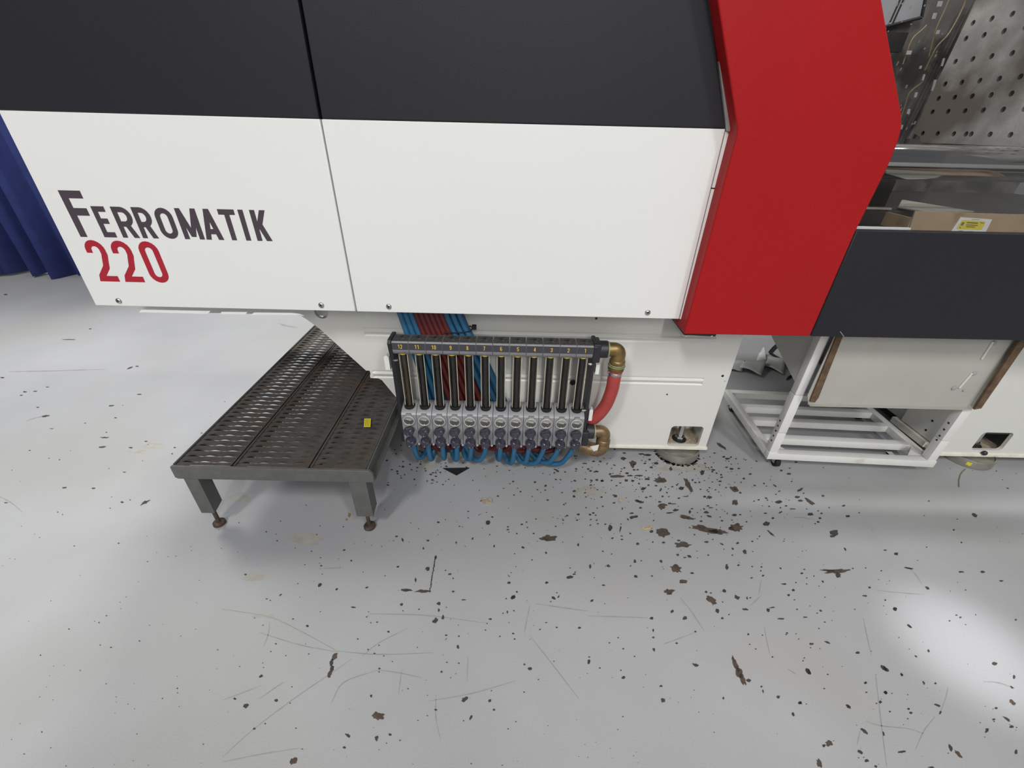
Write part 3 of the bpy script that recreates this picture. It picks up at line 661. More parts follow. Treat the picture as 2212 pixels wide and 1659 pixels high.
for i, n in enumerate(ORD):
    xi = X0+PIT*i
    lo, hi, yy = slot(*blue_slots[i]); dx = lo-xi
    bot = 0.046-0.005*(i % 2)-(0.010 if i > 6 else 0)
    k1 = 0.10 if abs(dx) < 0.12 else 0.16
    pts = [(xi, 1.222, 0.130), (xi+dx*0.03, 1.221, 0.100), (xi+dx*k1, 1.228, bot+0.014), (xi+dx*(k1+0.20), 1.250, bot), (xi+dx*(k1+0.42), 1.282, bot+0.020+0.006*(i % 3)), (xi+dx*0.90, yy+0.012, 0.150), (lo, yy+0.004, 0.235), (lo+(hi-lo)*0.5, yy, 0.440), (hi, yy, 0.615), (hi-0.055, yy, 0.86)]
    b = MB(); b.tube(spline(pts, 7), HR, 12); o = b.build('blue_hose', 'blue')
    o.location = (0, 0, 0)
    tag(o, 'blue rubber hose looping down below the regulator channel '+n, 'hose', 'small blue hoses of the regulator')
    lo, hi, yy = slot(*red_slots[i]); dx = lo-xi
    bot = 0.082-0.008*(i % 2)
    pts = [(xi+0.004, 1.252, 0.142), (xi+dx*0.06, 1.254, 0.118), (xi+dx*0.28, 1.262, bot), (xi+dx*0.58, 1.276, bot+0.004*(i % 4)), (xi+dx*0.9, yy+0.004, 0.150), (lo, yy, 0.24), (lo+(hi-lo)*0.5, yy, 0.440), (hi, yy, 0.615), (hi-0.055, yy, 0.86)]
    b = MB(); b.tube(spline(pts, 7), HR, 12); o = b.build('red_hose', 'redhose')
    tag(o, 'dark red hose looping behind the blue one of the channel '+n, 'hose', 'small red hoses of the regulator')
# cable tie round the bundle
b = MB(); pth = [(-0.225, 1.270, 0.5640), (-0.165, 1.2675, 0.568), (-0.1385, 1.270, 0.573), (-0.1325, 1.285, 0.575), (-0.140, 1.311, 0.573), (-0.225, 1.312, 0.564), (-0.235, 1.29, 0.5635), (-0.225, 1.270, 0.5640)]
b.tube(pth, 0.0022, 6); b.box(-0.133, -0.119, 1.272, 1.286, 0.577, 0.590); o = b.build('cable_tie', 'rubber')
tag(o, 'black cable tie round the right hand blue hoses above the regulator', 'cable tie')

# ================================================================== STEP PLATFORM
plat = thing('step_platform', 'low dark steel step platform with serrated perforated treads beside the regulator', 'platform', (-0.71, 0.93, 0))
ZT, RP = 0.268, 0.0255
def plank(x0, x1, ncol, y0, y1):
    b = MB(); e0 = x0+0.006; e1 = x1-0.006; p = (e1-e0)/ncol; NX = 12*ncol
    rows = int((y1-y0)/RP)
    xs = [e0+(e1-e0)*k/NX for k in range(NX+1)]
    h = 0.0044
    def up(x):
        c = cos(2*pi*((x-e0)/p-0.5)); return h*max(0, (c+0.30)/1.30)
    def dn(x):
        c = -cos(2*pi*((x-e0)/p-0.5)); return -0.0014*max(0, (c-0.55)/0.45)
    yc = 0.52
    for r in range(rows):
        ya = y0+r*RP; yl = ya+RP*yc; yb = ya+RP
        V = []; n = NX+1
        for x in xs: V.append((x, ya, ZT))
        for x in xs: V.append((x, yl, ZT+dn(x)))
        for x in xs: V.append((x, yl+0.0002, ZT+up(x)))
        for x in xs: V.append((x, yb, ZT))
        F = []
        for k in range(NX):
            F.append((k, k+1, n+k+1, n+k)); F.append((2*n+k, 2*n+k+1, 3*n+k+1, 3*n+k))
        b.add(V, F)
    # raised edges and down-turned flanges
    for xa, xb in ((x0, e0), (e1, x1)): b.box(xa, xb, y0, y1, ZT-0.001, ZT+0.003)
    b.box(x0, x0+0.0022, y0, y1, ZT-0.045, ZT+0.002); b.box(x1-0.0022, x1, y0, y1, ZT-0.045, ZT+0.002)
    return b.build('tread_plank', 'tread', plat, sharp=50, fix=False)
Y0, Y1 = 0.936, 2.45
pk = [plank(-1.0025, -0.8278, 3, Y0, Y1), plank(-0.8238, -0.5985, 4, Y0, Y1), plank(-0.5945, -0.4260, 3, Y0, Y1)]
b = MB(); b.plate([(-1.0050, 0.2690), (-0.4170, 0.2690), (-0.4060, 0.2560), (-0.4060, 0.2290), (-0.4120, 0.2230), (-0.9980, 0.2210), (-1.0060, 0.2260)], [], xz(0.925), 0.010); b.build('front_rail', 'rail', plat, bevel=0.0015)
b = MB(); b.box(-0.4255, -0.4215, Y0, Y1, 0.225, ZT+0.001); b.box(-0.4255, -0.4060, Y0, Y1, 0.2230, 0.2275); b.build('side_rail', 'rail', plat)
b = MB(); b.box(-1.004, -0.410, Y1, Y1+0.01, 0.222, 0.268); b.build('rear_rail', 'rail', plat)
def leg(x0, x1, y0, y1, zb):
    b = MB(); V = [(x0, y0, zb), (x1, y0, zb), (x1, y1, zb+0.012), (x0, y1, zb+0.012)]
    return b.add(V+[(x, y, 0.222) for x, y, z in V], [(3, 2, 1, 0), (4, 5, 6, 7), (0, 1, 5, 4), (1, 2, 6, 5), (2, 3, 7, 6), (3, 0, 4, 7)])
for x0, x1, y0 in ((-0.9850, -0.9420, 0.928), (-0.4860, -0.4330, 0.928), (-0.9850, -0.9420, 2.36), (-0.4860, -0.4330, 2.36)):
    lg = leg(x0, x1, y0, y0+0.045, 0.070).build('leg', 'rail', plat)
    cx = (x0+x1)/2+0.004 if x0 < -0.9 else (x0+x1)/2; cy = y0+0.016
    b = MB(); b.cyl((cx, cy, 0.012), (cx, cy, 0.095), 0.0062, 12); b.build('spindle', 'rust', lg)
    b = MB(); b.lathe((cx, cy, 0), (0, 0, 1), [(0.0170, 0), (0.0190, 0.003), (0.0185, 0.010), (0.0140, 0.0125), (0.0070, 0.0135)], 24); b.build('foot', 'rust', lg)
q = [PZ(*p, 0.277) for p in ((787, 904), (801, 904), (800, 922), (786, 922))]
b = MB(); b.add(q, [(0, 1, 2, 3)]); b.add([v-Vector((0, 0, 0.0012)) for v in q], [(3, 2, 1, 0)])
for k in range(4):
    a0 = q[0].lerp(q[1], 0.2+0.18*k); a1 = q[3].lerp(q[2], 0.2+0.18*k); u = (q[1]-q[0])*0.06; z = Vector((0, 0, 0.0004))
    b.add([a0.lerp(a1, 0.08)+z, a0.lerp(a1, 0.08)+u+z, a0.lerp(a1, 0.92)+u+z, a0.lerp(a1, 0.92)+z], [(0, 1, 2, 3)], 1)
b.build('sticker', ['sticker', 'ink'], pk[2], label='small yellow printed sticker')

# ================================================================== CART
CA = radians(-2.4); CO = Vector((1.0192, 1.2788, 0))
cart = thing('chute_cart', 'white square-tube castor cart carrying an off-white drop chute, below the dark guard', 'cart', CO)
def cw(u, v, z): return (CO.x+u*cos(CA)-v*sin(CA), CO.y+u*sin(CA)+v*cos(CA), z)
def cbox(b, u0, u1, v0, v1, z0, z1, mi=0, ch=0.002):
    t = MB(); t.box(u0, u1, v0, v1, z0, z1, 0, ch); b.add([cw(*v) for v in t.v], t.f, mi); return b
CW_, CL, Zb, Zt = 0.640, 0.475, 0.0455, 0.0757
b = cbox(MB(), 0, CW_, 0, 0.030, Zb, Zt); b.build('front_rail', 'cart', cart)
b = cbox(MB(), 0, 0.030, 0.030, CL, Zb, Zt); b.build('side_rail', 'cart', cart)
b = cbox(MB(), CW_-0.030, CW_, 0.030, CL, Zb, Zt); b.build('side_rail', 'cart', cart)
for v in (0.098, 0.222, 0.322, 0.445):
    b = cbox(MB(), 0.030, CW_-0.030, v, v+0.030, Zb, Zt); b.build('cross_bar', 'cart', cart)
for s, u0 in ((0, 0.002), (1, CW_-0.034)):
    b = cbox(MB(), u0, u0+0.032, 0.004, 0.036, Zt, 0.1725); cbox(b, u0, u0+0.032, 0.004, 0.036, 0.1745, 0.3445); cbox(b, u0+0.002, u0+0.030, 0.006, 0.034, 0.10, 0.66, 1); cbox(b, u0+0.001, u0+0.031, 0.004, 0.035, 0.3465, 0.66)
    up_ = b.build('upright', ['cart', 'trim_grey'], cart)
    hs = (0.125, 0.148, 0.172, 0.196, 0.220) if s == 0 else (0.165, 0.185, 0.215, 0.245)
    for z in hs:
        b = MB(); c = Vector(cw(u0+0.0005, 0.020, z)); b.lathe(c, Vector((-cos(CA), -sin(CA), 0)), [(0.0042, 0), (0.0042, 0.0010)], 12)
        b.build('adjustment_hole', 'chip', up_)
    b = MB()
    t = MB(); t.add([(u0+0.030, 0.031, Zt+0.0005), (u0+0.075, 0.031, Zt+0.0005), (u0+0.032, 0.085, Zt+0.0005), (u0+0.030, 0.085, Zt+0.0005)] if s == 0 else [(u0, 0.031, Zt+0.0005), (u0, 0.085, Zt+0.0005), (u0-0.002, 0.085, Zt+0.0005), (u0-0.055, 0.031, Zt+0.0005)], [(0, 1, 2, 3)])
    V = [cw(*v) for v in t.v]; b.add(V, [(0, 1, 2, 3)]); b.add([(x_, y_, z_-0.004) for x_, y_, z_ in V], [(0, 1, 2, 3)]); b.build('gusset', 'cart', cart)
for u, v in ((0.055, 0.020), (0.03, 0.40), (CW_-0.03, 0.385), (CW_-0.11, 0.075)):
    c = cw(u, v, 0); b = MB(); b.cyl((c[0]-0.009, c[1], 0.0185), (c[0]+0.009, c[1], 0.0185), 0.0185, 20); b.cyl((c[0]-0.010, c[1], 0.0185), (c[0]+0.010, c[1], 0.0185), 0.006, 12, 1)
    w = MB(); w.box(c[0]-0.013, c[0]-0.011, c[1]-0.008, c[1]+0.008, 0.016, 0.0465); w.box(c[0]+0.011, c[0]+0.013, c[1]-0.008, c[1]+0.008, 0.016, 0.0465); w.box(c[0]-0.013, c[0]+0.013, c[1]-0.010, c[1]+0.010, 0.042, 0.0465)
    wo = w.build('castor', 'zinc', cart); b.build('wheel', ['rubber', 'nylon'], wo)
# chute: front sheet with folded edges, felt strips, slots and bolts
yC = 1.256
def chp(px, py): p = PY(px, py, yC); return (p.x, p.z)
c0 = [chp(1746, 876), chp(2092, 884.5), chp(2155, 760)]
xl, xr, zb = 1.046, 1.640, 0.3275
b = MB(); b.plate([(xl+0.016, zb), (xr-0.004, zb), (xr, zb+0.02), (xr, 0.66), (xl, 0.66), (xl, zb+0.035)], [], xz(yC), 0.003)
b.box(xl+0.016, xr-0.004, yC-0.012, yC+0.003, zb-0.003, zb)
b.box(xr-0.003, xr, yC-0.014, yC, zb+0.01, 0.66)
tray = b.build('chute_sheet', 'tray', cart, label='off-white chute sheet')
b = MB(); b.plate([(1.060, zb+0.012), (1.078, zb+0.010), (1.083, zb+0.030), (1.062, 0.66), (1.044, 0.66), (1.058, zb+0.03)], [], xz(yC-0.006), 0.006); b.build('felt_strip', 'felt', tray, label='brown edge strip')
b = MB(); b.plate([(xr-0.005, zb+0.004), (xr+0.016, zb+0.010), (xr+0.006, 0.66), (xr-0.022, 0.66), (xr-0.008, zb+0.04)], [], xz(yC-0.020), 0.008); b.build('felt_strip', 'felt', tray, label='brown edge strip')
for (pa, pb) in (((2072, 838), (2100, 806)), ((2120, 776), (2145, 738))):
    a_, b_ = PY(*pa, yC-0.002), PY(*pb, yC-0.002); b = MB(); b.tube([a_, b_], 0.0035, 8); b.build('slot', 'bed_white', tray)
for px, py, r in ((2060, 838, 0.008), (2104, 806, 0.008), (2145, 741, 0.008), (2081, 843, 0.004)):
    p = PY(px, py, yC); b = MB(); b.lathe((p.x, yC, p.z), (0, -1, 0), [(r, 0), (r, 0.003), (r*0.5, 0.005)], 12); b.build('bolt', 'trim_grey', tray)
b = MB(); b.plate([(1.300, 0.366), (1.349, 0.366), (1.565, 0.446), (1.62, 0.66), (1.30, 0.66)], [], lambda a, c, t: (1.05+t, a, c), 0.003); b.build('chute_side', 'bed_white', cart)  # paler paint here makes up for light missing on this side
b = MB(); b.plate([(1.30, 0.45), (1.60, 0.50), (1.60, 0.66), (1.30, 0.66)], [], lambda a, c, t: (1.63+t, a, c), 0.003)
b.build('chute_side', 'tray', cart)

# ================================================================== THINGS AROUND
# curtain
b = MB(); V = []; F = []; n = 160
for k in range(n+1):
    u = k/n; xx = -6.4+u*4.2; ph = xx*27+0.9*sin(xx*5.1)
    yy = 3.46+0.075*sin(ph)+0.03*sin(2.3*ph+1)
    V.append((xx, yy+0.02*sin(ph*0.5), 0.012+0.012*sin(ph*0.7))); V.append((xx, yy, 1.2)); V.append((xx+0.01*sin(ph), yy*1.0+0.01, 2.6))
for k in range(n):
    for j in range(2): F.append((3*k+j, 3*k+3+j, 3*k+4+j, 3*k+1+j))
b.add(V, F); o = b.build('curtain', 'curtain', sharp=80); o.modifiers.new('thickness', 'SOLIDIFY').thickness = 0.004
tag(o, 'dark blue hanging curtain with folds beyond the left end of the machine', 'curtain')
# papers on the floor behind
def sheet(pix, lift, label, curl=0.012, nm='paper_sheet'):
    q = [PZ(*p, lift) for p in pix]; b = MB(); V = []; F = []; n = 6
    for i in range(n+1):
        for j in range(n+1):
            u, v = i/n, j/n
            p = q[0].lerp(q[1], u).lerp(q[3].lerp(q[2], u), v)
            V.append((p.x, p.y, lift+curl*(sin(pi*u*1.3+0.6)*cos(pi*v*0.9)+1)*0.5*(0.4+u)))
    for i in range(n):
        for j in range(n): F.append((i*(n+1)+j, (i+1)*(n+1)+j, (i+1)*(n+1)+j+1, i*(n+1)+j+1))
    b.add(V, F); o = b.build(nm, 'paper', sharp=80)
    o.modifiers.new('thickness', 'SOLIDIFY').thickness = 0.001
    tag(o, label, 'paper', 'papers lying behind the machine'); return o
sheet(((1560, 797), (1603, 803), (1608, 784), (1566, 774)), 0.004, 'white paper sheet half hidden behind the right edge of the machine bed')
sheet(((1597, 796), (1644, 811), (1653, 786), (1607, 777)), 0.016, 'creased white paper sheet lying on top, in the gap behind the machine', 0.02)
sheet(((1630, 790), (1662, 793), (1645, 762), (1640, 762)), 0.003, 'small white paper scrap with a raised tip behind the creased sheet', 0.03)
sheet(((1650, 791), (1692, 808), (1694, 782), (1646, 762)), 0.010, 'greyish paper sheet beside the black bent strap', 0.015)
b = MB(); b.tube([PZ(*p, 0.012) for p in ((1678, 744), (1669, 752), (1662, 760.5), (1676, 770), (1695, 780), (1712, 794))], 0.006, 6); o = b.build('bent_strap', 'rubber'); tag(o, 'thin black bent strap on the floor behind the white papers', 'strap')
b = MB(); b.tube([PZ(*p, 0.006) for p in ((1699, 820), (1704, 815), (1716, 809), (1730, 806))], [0.002, 0.006, 0.007, 0.007], 6); o = b.build('cable_end', 'rubber'); tag(o, 'short black cable end on the floor behind the cart', 'cable')
# cardboard box in the machine
bx = thing('cardboard_box', 'brown cardboard box with a yellow and white label behind the guard window', 'box', (1.36, 1.40, 0.905))
b = MB(); b.plate([(1.172, 0.906), (1.62, 0.906), (1.62, 0.9600), (1.163, 0.9635)], [], xz(1.318), 0.004)
b.box(1.166, 1.170, 1.322, 1.45, 0.906, 0.945); b.box(1.616, 1.62, 1.322, 1.45, 0.906, 0.945); b.box(1.166, 1.62, 1.446, 1.45, 0.906, 0.930); b.box(1.17, 1.616, 1.322, 1.446, 0.906, 0.909)
b.build('carton', 'card', bx)
ya = 1.3178
q = [PY(*p, ya) for p in ((2075, 469), (2143, 474), (2127, 505), (2052, 503))]
lb = MB(); lb.plate([(p.x, p.z) for p in q], [], xz(ya-0.0006), 0.0014)
def lq(u, v): p = q[0].lerp(q[1], u).lerp(q[3].lerp(q[2], u), v); return p
def lrect(u0, u1, v0, v1, dy, mi):
    P = [lq(u0, v0), lq(u1, v0), lq(u1, v1), lq(u0, v1)]; lb.add([(p.x, ya-0.0006-dy, p.z) for p in P], [(0, 1, 2, 3)], mi)
lrect(0.10, 0.84, 0.16, 0.74, 0.0004, 1)
for u0, u1, v0, v1 in ((0.14, 0.22, 0.3, 0.5), (0.28, 0.62, 0.26, 0.34), (0.30, 0.66, 0.42, 0.48), (0.34, 0.60, 0.54, 0.60), (0.68, 0.80, 0.24, 0.29), (0.16, 0.20, 0.60, 0.68)): lrect(u0, u1, v0, v1, 0.0008, 2)
for u0, u1, v0, v1 in ((0.20, 0.32, 0.82, 0.96), (0.52, 0.62, 0.84, 0.93), (0.36, 0.62, 0.06, 0.10)): lrect(u0, u1, v0, v1, 0.0004, 3)
lb.build('shipping_label', ['label', 'label_y', 'ink', 'trim_grey'], bx, label='white label with a yellow printed field')
q = [PZ(*p, 0.957) for p in ((1949, 431), (2105, 456.5), (2000, 457), (1940, 447))]
b = MB(); b.add(q, [(0, 1, 2, 3)]); b.add([v-Vector((0, 0, 0.003)) for v in q], [(3, 2, 1, 0)]); b.add(q+[v-Vector((0, 0, 0.003)) for v in q], [(0, 1, 5, 4), (1, 2, 6, 5), (2, 3, 7, 6), (3, 0, 4, 7)])
o = b.build('board_offcut', 'greyboard'); tag(o, 'grey flat board offcut lying behind the cardboard box', 'board')
# floor bits
q = [PZ(*p, 0.004) for p in ((957, 1011), (1014, 1010), (986, 1026))]
b = MB(); b.add(q+[Vector((v.x, v.y, 0.0005)) for v in q], [(0, 1, 2), (5, 4, 3), (0, 3, 4, 1), (1, 4, 5, 2), (2, 5, 3, 0)]); o = b.build('rubber_wedge', 'rubber', flat=True)
tag(o, 'black triangular rubber wedge on the floor under the blue hoses', 'wedge')
def blob(px, py, w, h, rot, z, th, mt, nm, label, cat, seed):
    r = random.Random(seed); b = MB(); n = 12; V = []
    for k in range(n):
        t = 2*pi*k/n; j = 0.75+0.4*r.random(); a = w/2*cos(t)*j; c = h/2*sin(t)*j
        p = PZ(px+a*cos(rot)-c*sin(rot), py+a*sin(rot)+c*cos(rot), z); V.append(p)
    b.add(V+[Vector((v.x, v.y, z+th*(0.6+0.8*r.random()))) for v in V], [tuple(range(n))[::-1], tuple(range(n, 2*n))]+[(k, (k+1) % n, n+(k+1) % n, n+k) for k in range(n)])
    o = b.build(nm, mt, flat=True); tag(o, label, cat); return o
blob(1052, 1083, 28, 12, 0.05, 0.0008, 0.004, 'scrap', 'paint_flake', 'tan flake of debris on the floor below the blue hoses', 'debris', 3)
blob(1340, 1081, 9, 7, 0.4, 0.0008, 0.003, 'scrap', 'pebble', 'small brown crumb on the floor below the brass elbows', 'debris', 5)
b = MB(); pts = [PZ(1397+9*cos(t), 1138+4.5*sin(t), 0.0022) for t in [radians(a) for a in range(-40, 200, 20)]]
b.tube(pts, 0.0018, 6); o = b.build('plastic_ring', 'yellow'); tag(o, 'broken yellow plastic ring on the chipped floor', 'ring')

b = MB(); b.tube(spline([PZ(*p, 0.002) for p in ((2086, 1013), (2077, 1022), (2072, 1036), (2072, 1052))], 6), 0.0012, 6); o = b.build('wire_scrap', 'wire')
tag(o, 'thin brown wire scrap on the floor beside the right machine foot', 'wire')
# ================================================================== FLOOR WEAR
CH = MB(); SF = MB(); RN = random.Random(11)
def chip(px, py, w, h=None, rot=0.0, brown=None, rough=0.32):
    h = (h or w*0.72)*1.12; w *= 1.12; n = max(7, min(18, int(5+(w+h)*0.35)))
    rot = radians(rot); V = []
    for k in range(n):
        t = 2*pi*k/n; j = 1-rough+2*rough*RN.random()
        a = w/2*cos(t)*j; c = h/2*sin(t)*j
        V.append(PZ(px+a*cos(rot)-c*sin(rot), py+a*sin(rot)+c*cos(rot), 0.0004))
    c0 = sum(V, Vector())/n
    if brown is None: brown = w*h > 140
    CH.add(V+[c0], [(k, (k+1) % n, n) for k in range(n)], 1 if brown else 0)
ZA = lambda x, y: (1100+x/2.4578, 940+y/2.4578); SA = 1/2.4578
ZB = lambda x, y: (480+x/2.967, 1100+y/2.967); SB = 1/2.967
ZC = lambda x, y: (x/3.072, 560+y/3.072); SCc = 1/3.072
ZD = lambda x, y: (1700+x/2.969, 1100+y/2.969); SD = 1/2.969
LA = '''205 547 75 28;815 520 65 45;1040 500 120 30 10;1110 512 80 24 8;1205 492 60 40;1180 495 30 20;920 582 72 25;885 708 55 34 20;925 779 44 18;850 831 50 24;1075 875 52 26 32;800 238 54 26;950 265 66 24 62;575 218 60 15;655 150 34 26;810 380 40 28;685 352 40 12 25;660 435 42 12 -12;940 437 60 16 12;1025 198 24 22 -45;1130 60 52 14 35;1195 287 40 22 20;1200 358 30 26;1595 352 50 16 32;1600 420 30 16;1430 355 36 16;1365 470 28 20;1390 522 46 9 40;1725 515 40 28;1720 535 24 16;1740 722 110 22 -4;1690 718 60 8 4;1745 740 22 26
345 297 14;345 325 14;290 368 11;408 385 8;407 328 9;565 324 18;570 268 10;433 250 9;433 265 12 7;465 238 13;307 427 12;367 421 17 9;428 422 12 8;447 413 14 8;142 444 9;66 474 14 8;92 462 9;97 490 9;130 522 10;40 522 9;150 563 6;196 625 10 13;366 583 10 14;430 478 9;535 494 20 30;590 498 8 26 10;597 535 10;642 522 10;548 547 12;497 378 9;497 617 8;544 630 8;525 694 18;430 697 14 18;322 754 40 15;345 738 14 8;200 783 16 12;235 865 20 14 20;262 858 8 14 30;440 878 16 12 -40;20 860 22 16 -30;40 832 8 10;452 757 7;502 797 16 8;667 670 14 16;701 667 9;807 670 12 16 -30;820 712 6;757 747 12;673 750 18;684 577 16;762 568 10;820 570 14;895 635 14;932 650 14 7;957 644 22 12 20;970 732 18 8;1080 553 9;1046 567 18 9;1057 637 12;1128 578 22 7 30;1188 605 10;1184 637 8;1212 573 14;1250 618 24 18 45;1293 618 8;1155 699 14 24;1217 690 14 9;1290 697 9;1340 700 10;1336 720 9;1348 745 12;1330 538 9;1290 563 14 6;1143 828 22 14 30;1045 832 14;1070 838 10;1210 862 28 18 20;1263 865 8 14;1105 932 16 22 -30;865 935 20 12 -30;932 970 26 16 -10;1132 972 14;1255 925 36 10 8;1375 928 22 14 40;1395 915 30 6 -8;1445 975 30 9;1460 790 24 8;1523 782 8;1508 822 16 12;1484 850 14;1515 874 9;1555 733 14 10;1567 712 9;1580 790 8;1618 748 6 10;1665 778 14 9 40;1580 758 8;1440 707 14 8 40;1528 925 9;1570 966 20 7;1635 945 9;1653 932 14 10 40;1675 992 10;1677 860 8;755 972 18;765 1035 8 14;765 1073 12;768 1138 14 18;606 1134 10;578 1075 8;532 1102 8;373 1022 16;252 1021 12;197 995 9;20 1052 9;28 1082 8;25 932 8;424 1202 16 20;424 1177 10;480 1236 10;110 1240 24 12;80 1217 12 8;889 1105 14;988 1043 14 8;1270 1057 12 9;1345 1062 8;1475 1050 10;1523 1055 8;1537 1083 8;1605 1108 18 10;1600 1128 8;1690 1100 34 8 20;1650 1133 6;1560 1198 10;1567 1183 8;1398 1177 10;990 1220 34 13 15;1590 1255 16 28 -30;1692 1270 10;606 1287 18;593 1248 8;666 1175 8;806 1332 14;816 1408 20 22;1137 1395 8 14;1428 1390 20 12;1545 1422 18;1340 1335 12 9;1348 1360 8 18;1672 1345 9;1271 1302 22;1200 1215 20 80 -25;1222 1262 30 60 -20;1240 1300 24 50 -20;1800 1440 28 12 35;1890 1315 14;1897 1365 10;2000 1365 18;1970 1417 16;1990 1238 40 18 38;2085 1270 14 9 40;2047 922 20 14;2055 630 20 12;1783 605 8 18 -30;1797 430 22 12;1858 412 10;1775 375 14 10;1850 1155 20 12;1825 708 10;1893 705 8;1913 808 14 9;1888 853 20 9;1997 875 10;2125 1015 26 8 35;2120 706 34 8 8
605 125 26 14;700 100 30 9;735 105 40 10;780 150 20 14;857 178 14 20;870 105 20 9;720 150 14 8;625 202 14;640 215 30 9;690 215 40 7;732 233 22 12;620 240 16 12;655 243 16 11;755 172 16 10;710 285 22 16;740 265 12;780 268 12 6;805 290 9 18 30;830 275 8;890 265 10;912 281 24 15;937 325 30 5;900 335 12;873 365 30 5;800 355 18 6;815 325 12;750 325 14 6;885 398 24 12;855 412 34 7 -4;958 408 12 20;970 390 14 7;1045 410 24 11;1035 392 10;1060 430 24 12 20;1055 375 14 9;1070 385 24 5;1065 330 22 14;1050 335 8;1100 370 8;1082 185 20 9;1075 170 10;1120 245 18 7;1125 210 12 7;1118 265 8;1095 290 8;1185 180 14 6;1230 250 8;1160 125 20 10;1140 115 14 7;1195 425 24 12;1130 455 12 8;1260 460 8;1120 435 8;1100 395 8;1145 405 6;1300 350 9;1325 343 10;1370 345 9;1380 378 9;1345 375 6;1440 385 10;1470 375 14 7;1505 392 34 5;1440 410 20 8 -30;1400 440 14 9;1360 415 16 7;1530 328 26 9;1545 348 24 9;1545 290 36 10 -30;1410 268 20 6 30;1485 205 22 9;1640 402 8;1657 415 12 8;1650 440 14 9;1640 460 16 9;1625 470 8;1580 392 8;60 300 10;25 318 9;122 325 7;150 290 8;192 292 10 6;405 290 6;468 290 9;600 390 6 16;630 447 14 7 40;650 415 22 9;767 453 8;755 512 18;1060 300 8;1010 250 10;985 180 9;1040 150 12 6;1090 95 16 6;560 75 10;610 95 18 7;520 150 9;460 190 8;400 150 22 8;430 190 12;455 195 16 7'''
LB = '''1178 519 70 14;1285 526 85 18;1368 310 14 24;1315 380 24 26;1240 452 11 30 -10;1388 605 26 20;1388 648 14 20;1415 693 15 28 20;1365 714 36 22 -45;722 945 24 42 35;700 985 22 44 8;702 1020 24 40;690 1055 20 50 15;1000 1325 70 46 -12;452 1615 52 36 -32
1705 86 28 22;1730 50 14 9;1577 15 12 7;1577 55 10 6;1521 109 12 8;1386 84 16 12;1430 67 8;1207 87 8;1258 125 8;1385 163 6;1117 174 16 10;1156 195 9 26 -20;1317 200 18 10;1500 213 9 16;1605 188 10 16 20;1743 237 9 14;1830 113 12;1838 147 8;1888 155 8;782 262 16;1022 239 8;1290 250 9 18;572 270 10 7;468 249 7;630 310 10;828 330 12 9;634 362 14 9;530 355 8;150 418 20 9;1125 368 16 11;1432 392 10;1458 416 24 11;1480 443 10;624 487 34 14 -48;735 512 18 12 -35;928 501 20 10 -15;484 477 12 6;373 550 20 9 -25;285 575 14 8;308 585 12 6;1150 611 18 14 -20;1480 527 16 12;1548 580 24 8;840 628 30 9;1838 471 24 15;1852 406 10;1838 428 20 5 40;1865 567 26 16 -25;1820 573 10;1890 530 10;1868 650 10;1827 660 9 16;1800 667 10;1720 704 18;1838 727 8;1697 732 8;938 657 8;925 690 12 7;953 728 8;545 748 16 14;1066 786 14 10;868 832 10;1437 808 14 9;1516 814 12;1437 830 8;1512 884 18 22;1865 797 14 7;1780 815 10 7;1875 832 8;343 863 12 7;312 912 8;555 927 10;250 1070 28 15 -30;153 1259 36 26 -20;346 1224 18 18;80 1214 16 12;205 1406 16 13;935 900 10;975 924 14 8;1036 940 10;1007 1020 16 10 -30;1005 1042 10 6;1405 1042 14 12;1440 982 10;1465 1080 8;954 1198 14 20;805 1450 32 18 30;783 1528 16 13;990 1467 22 36 20;1075 1445 18 15;1053 1500 9;1368 1285 16 13;1556 1218 36 24 -25;1716 1228 18 22 25;1743 1284 16 13;1594 1336 13 26 25;1833 1408 10;447 1138 8;112 1008 8;265 1015 8;374 77 9;345 160 8;605 162 8'''
LC = '''37 235 24 7;600 462 18 7;460 533 76 5;15 785 22 7;165 880 26 9 5;235 876 24 5;140 903 18 6;315 848 20 6;250 982 18 7;300 1040 45 12 -10;865 720 40 9 -20;910 710 18 7;740 972 34 7 -5;925 897 26 7;767 1052 16 7;565 1087 12 5;695 1183 50 8;677 1246 42 11 -8;868 1250 22 8;968 1208 20 7;428 1516 26 9 -8;620 1520 22 9;810 1612 20 10;960 1615 60 16 -28;345 1125 26 4;195 1268 14 5;40 1615 24 7;825 1413 20 5;705 1148 12 6;1160 1250 20 7'''
LD = '''1204 38 34 18 20;1092 64 10;1070 132 12 9;1120 213 14 8 30;700 287 24 15 20;630 262 18 8;780 378 55 9 12;900 505 34 13 35;690 640 28 17 32;785 750 30 11 38;627 1022 50 24 38;137 1042 40 22 52;735 1060 13 24 -30;505 1112 18 14;632 1175 24 15 45;598 1237 14 18;393 1262 28 13 35;85 1241 20 15;828 943 20 11 30;908 908 12 18 -30;877 1112 11 24 -30;952 1117 16 13;1333 990 28 17;1447 1240 50 22 38;1410 1345 50 13 35;1440 1393 28 17;1283 1418 22 32 20;1100 1570 52 22 48;1048 1528 18 44 -15;735 1555 44 13;495 1422 50 18 35;620 1442 11 28 -15;467 1555 34 17 35;513 1612 24 18;272 1500 40 36;238 1517 20 17;207 1630 26 52 -20;570 1650 22 13;925 1655 40 9;967 1258 34 13 15;780 1280 14 11;795 1305 16 15;660 1297 12;1327 1348 18 13;1340 1275 18 12;1443 1143 28 13 30;1457 1077 15 26;1470 1558 16 24;1467 709 16 11;1042 715 12;1087 680 12;1112 694 14;985 1305 11 24 20;38 1315 16 24 -25;1120 402 36 10;1255 402 30 12;1375 460 26 11'''
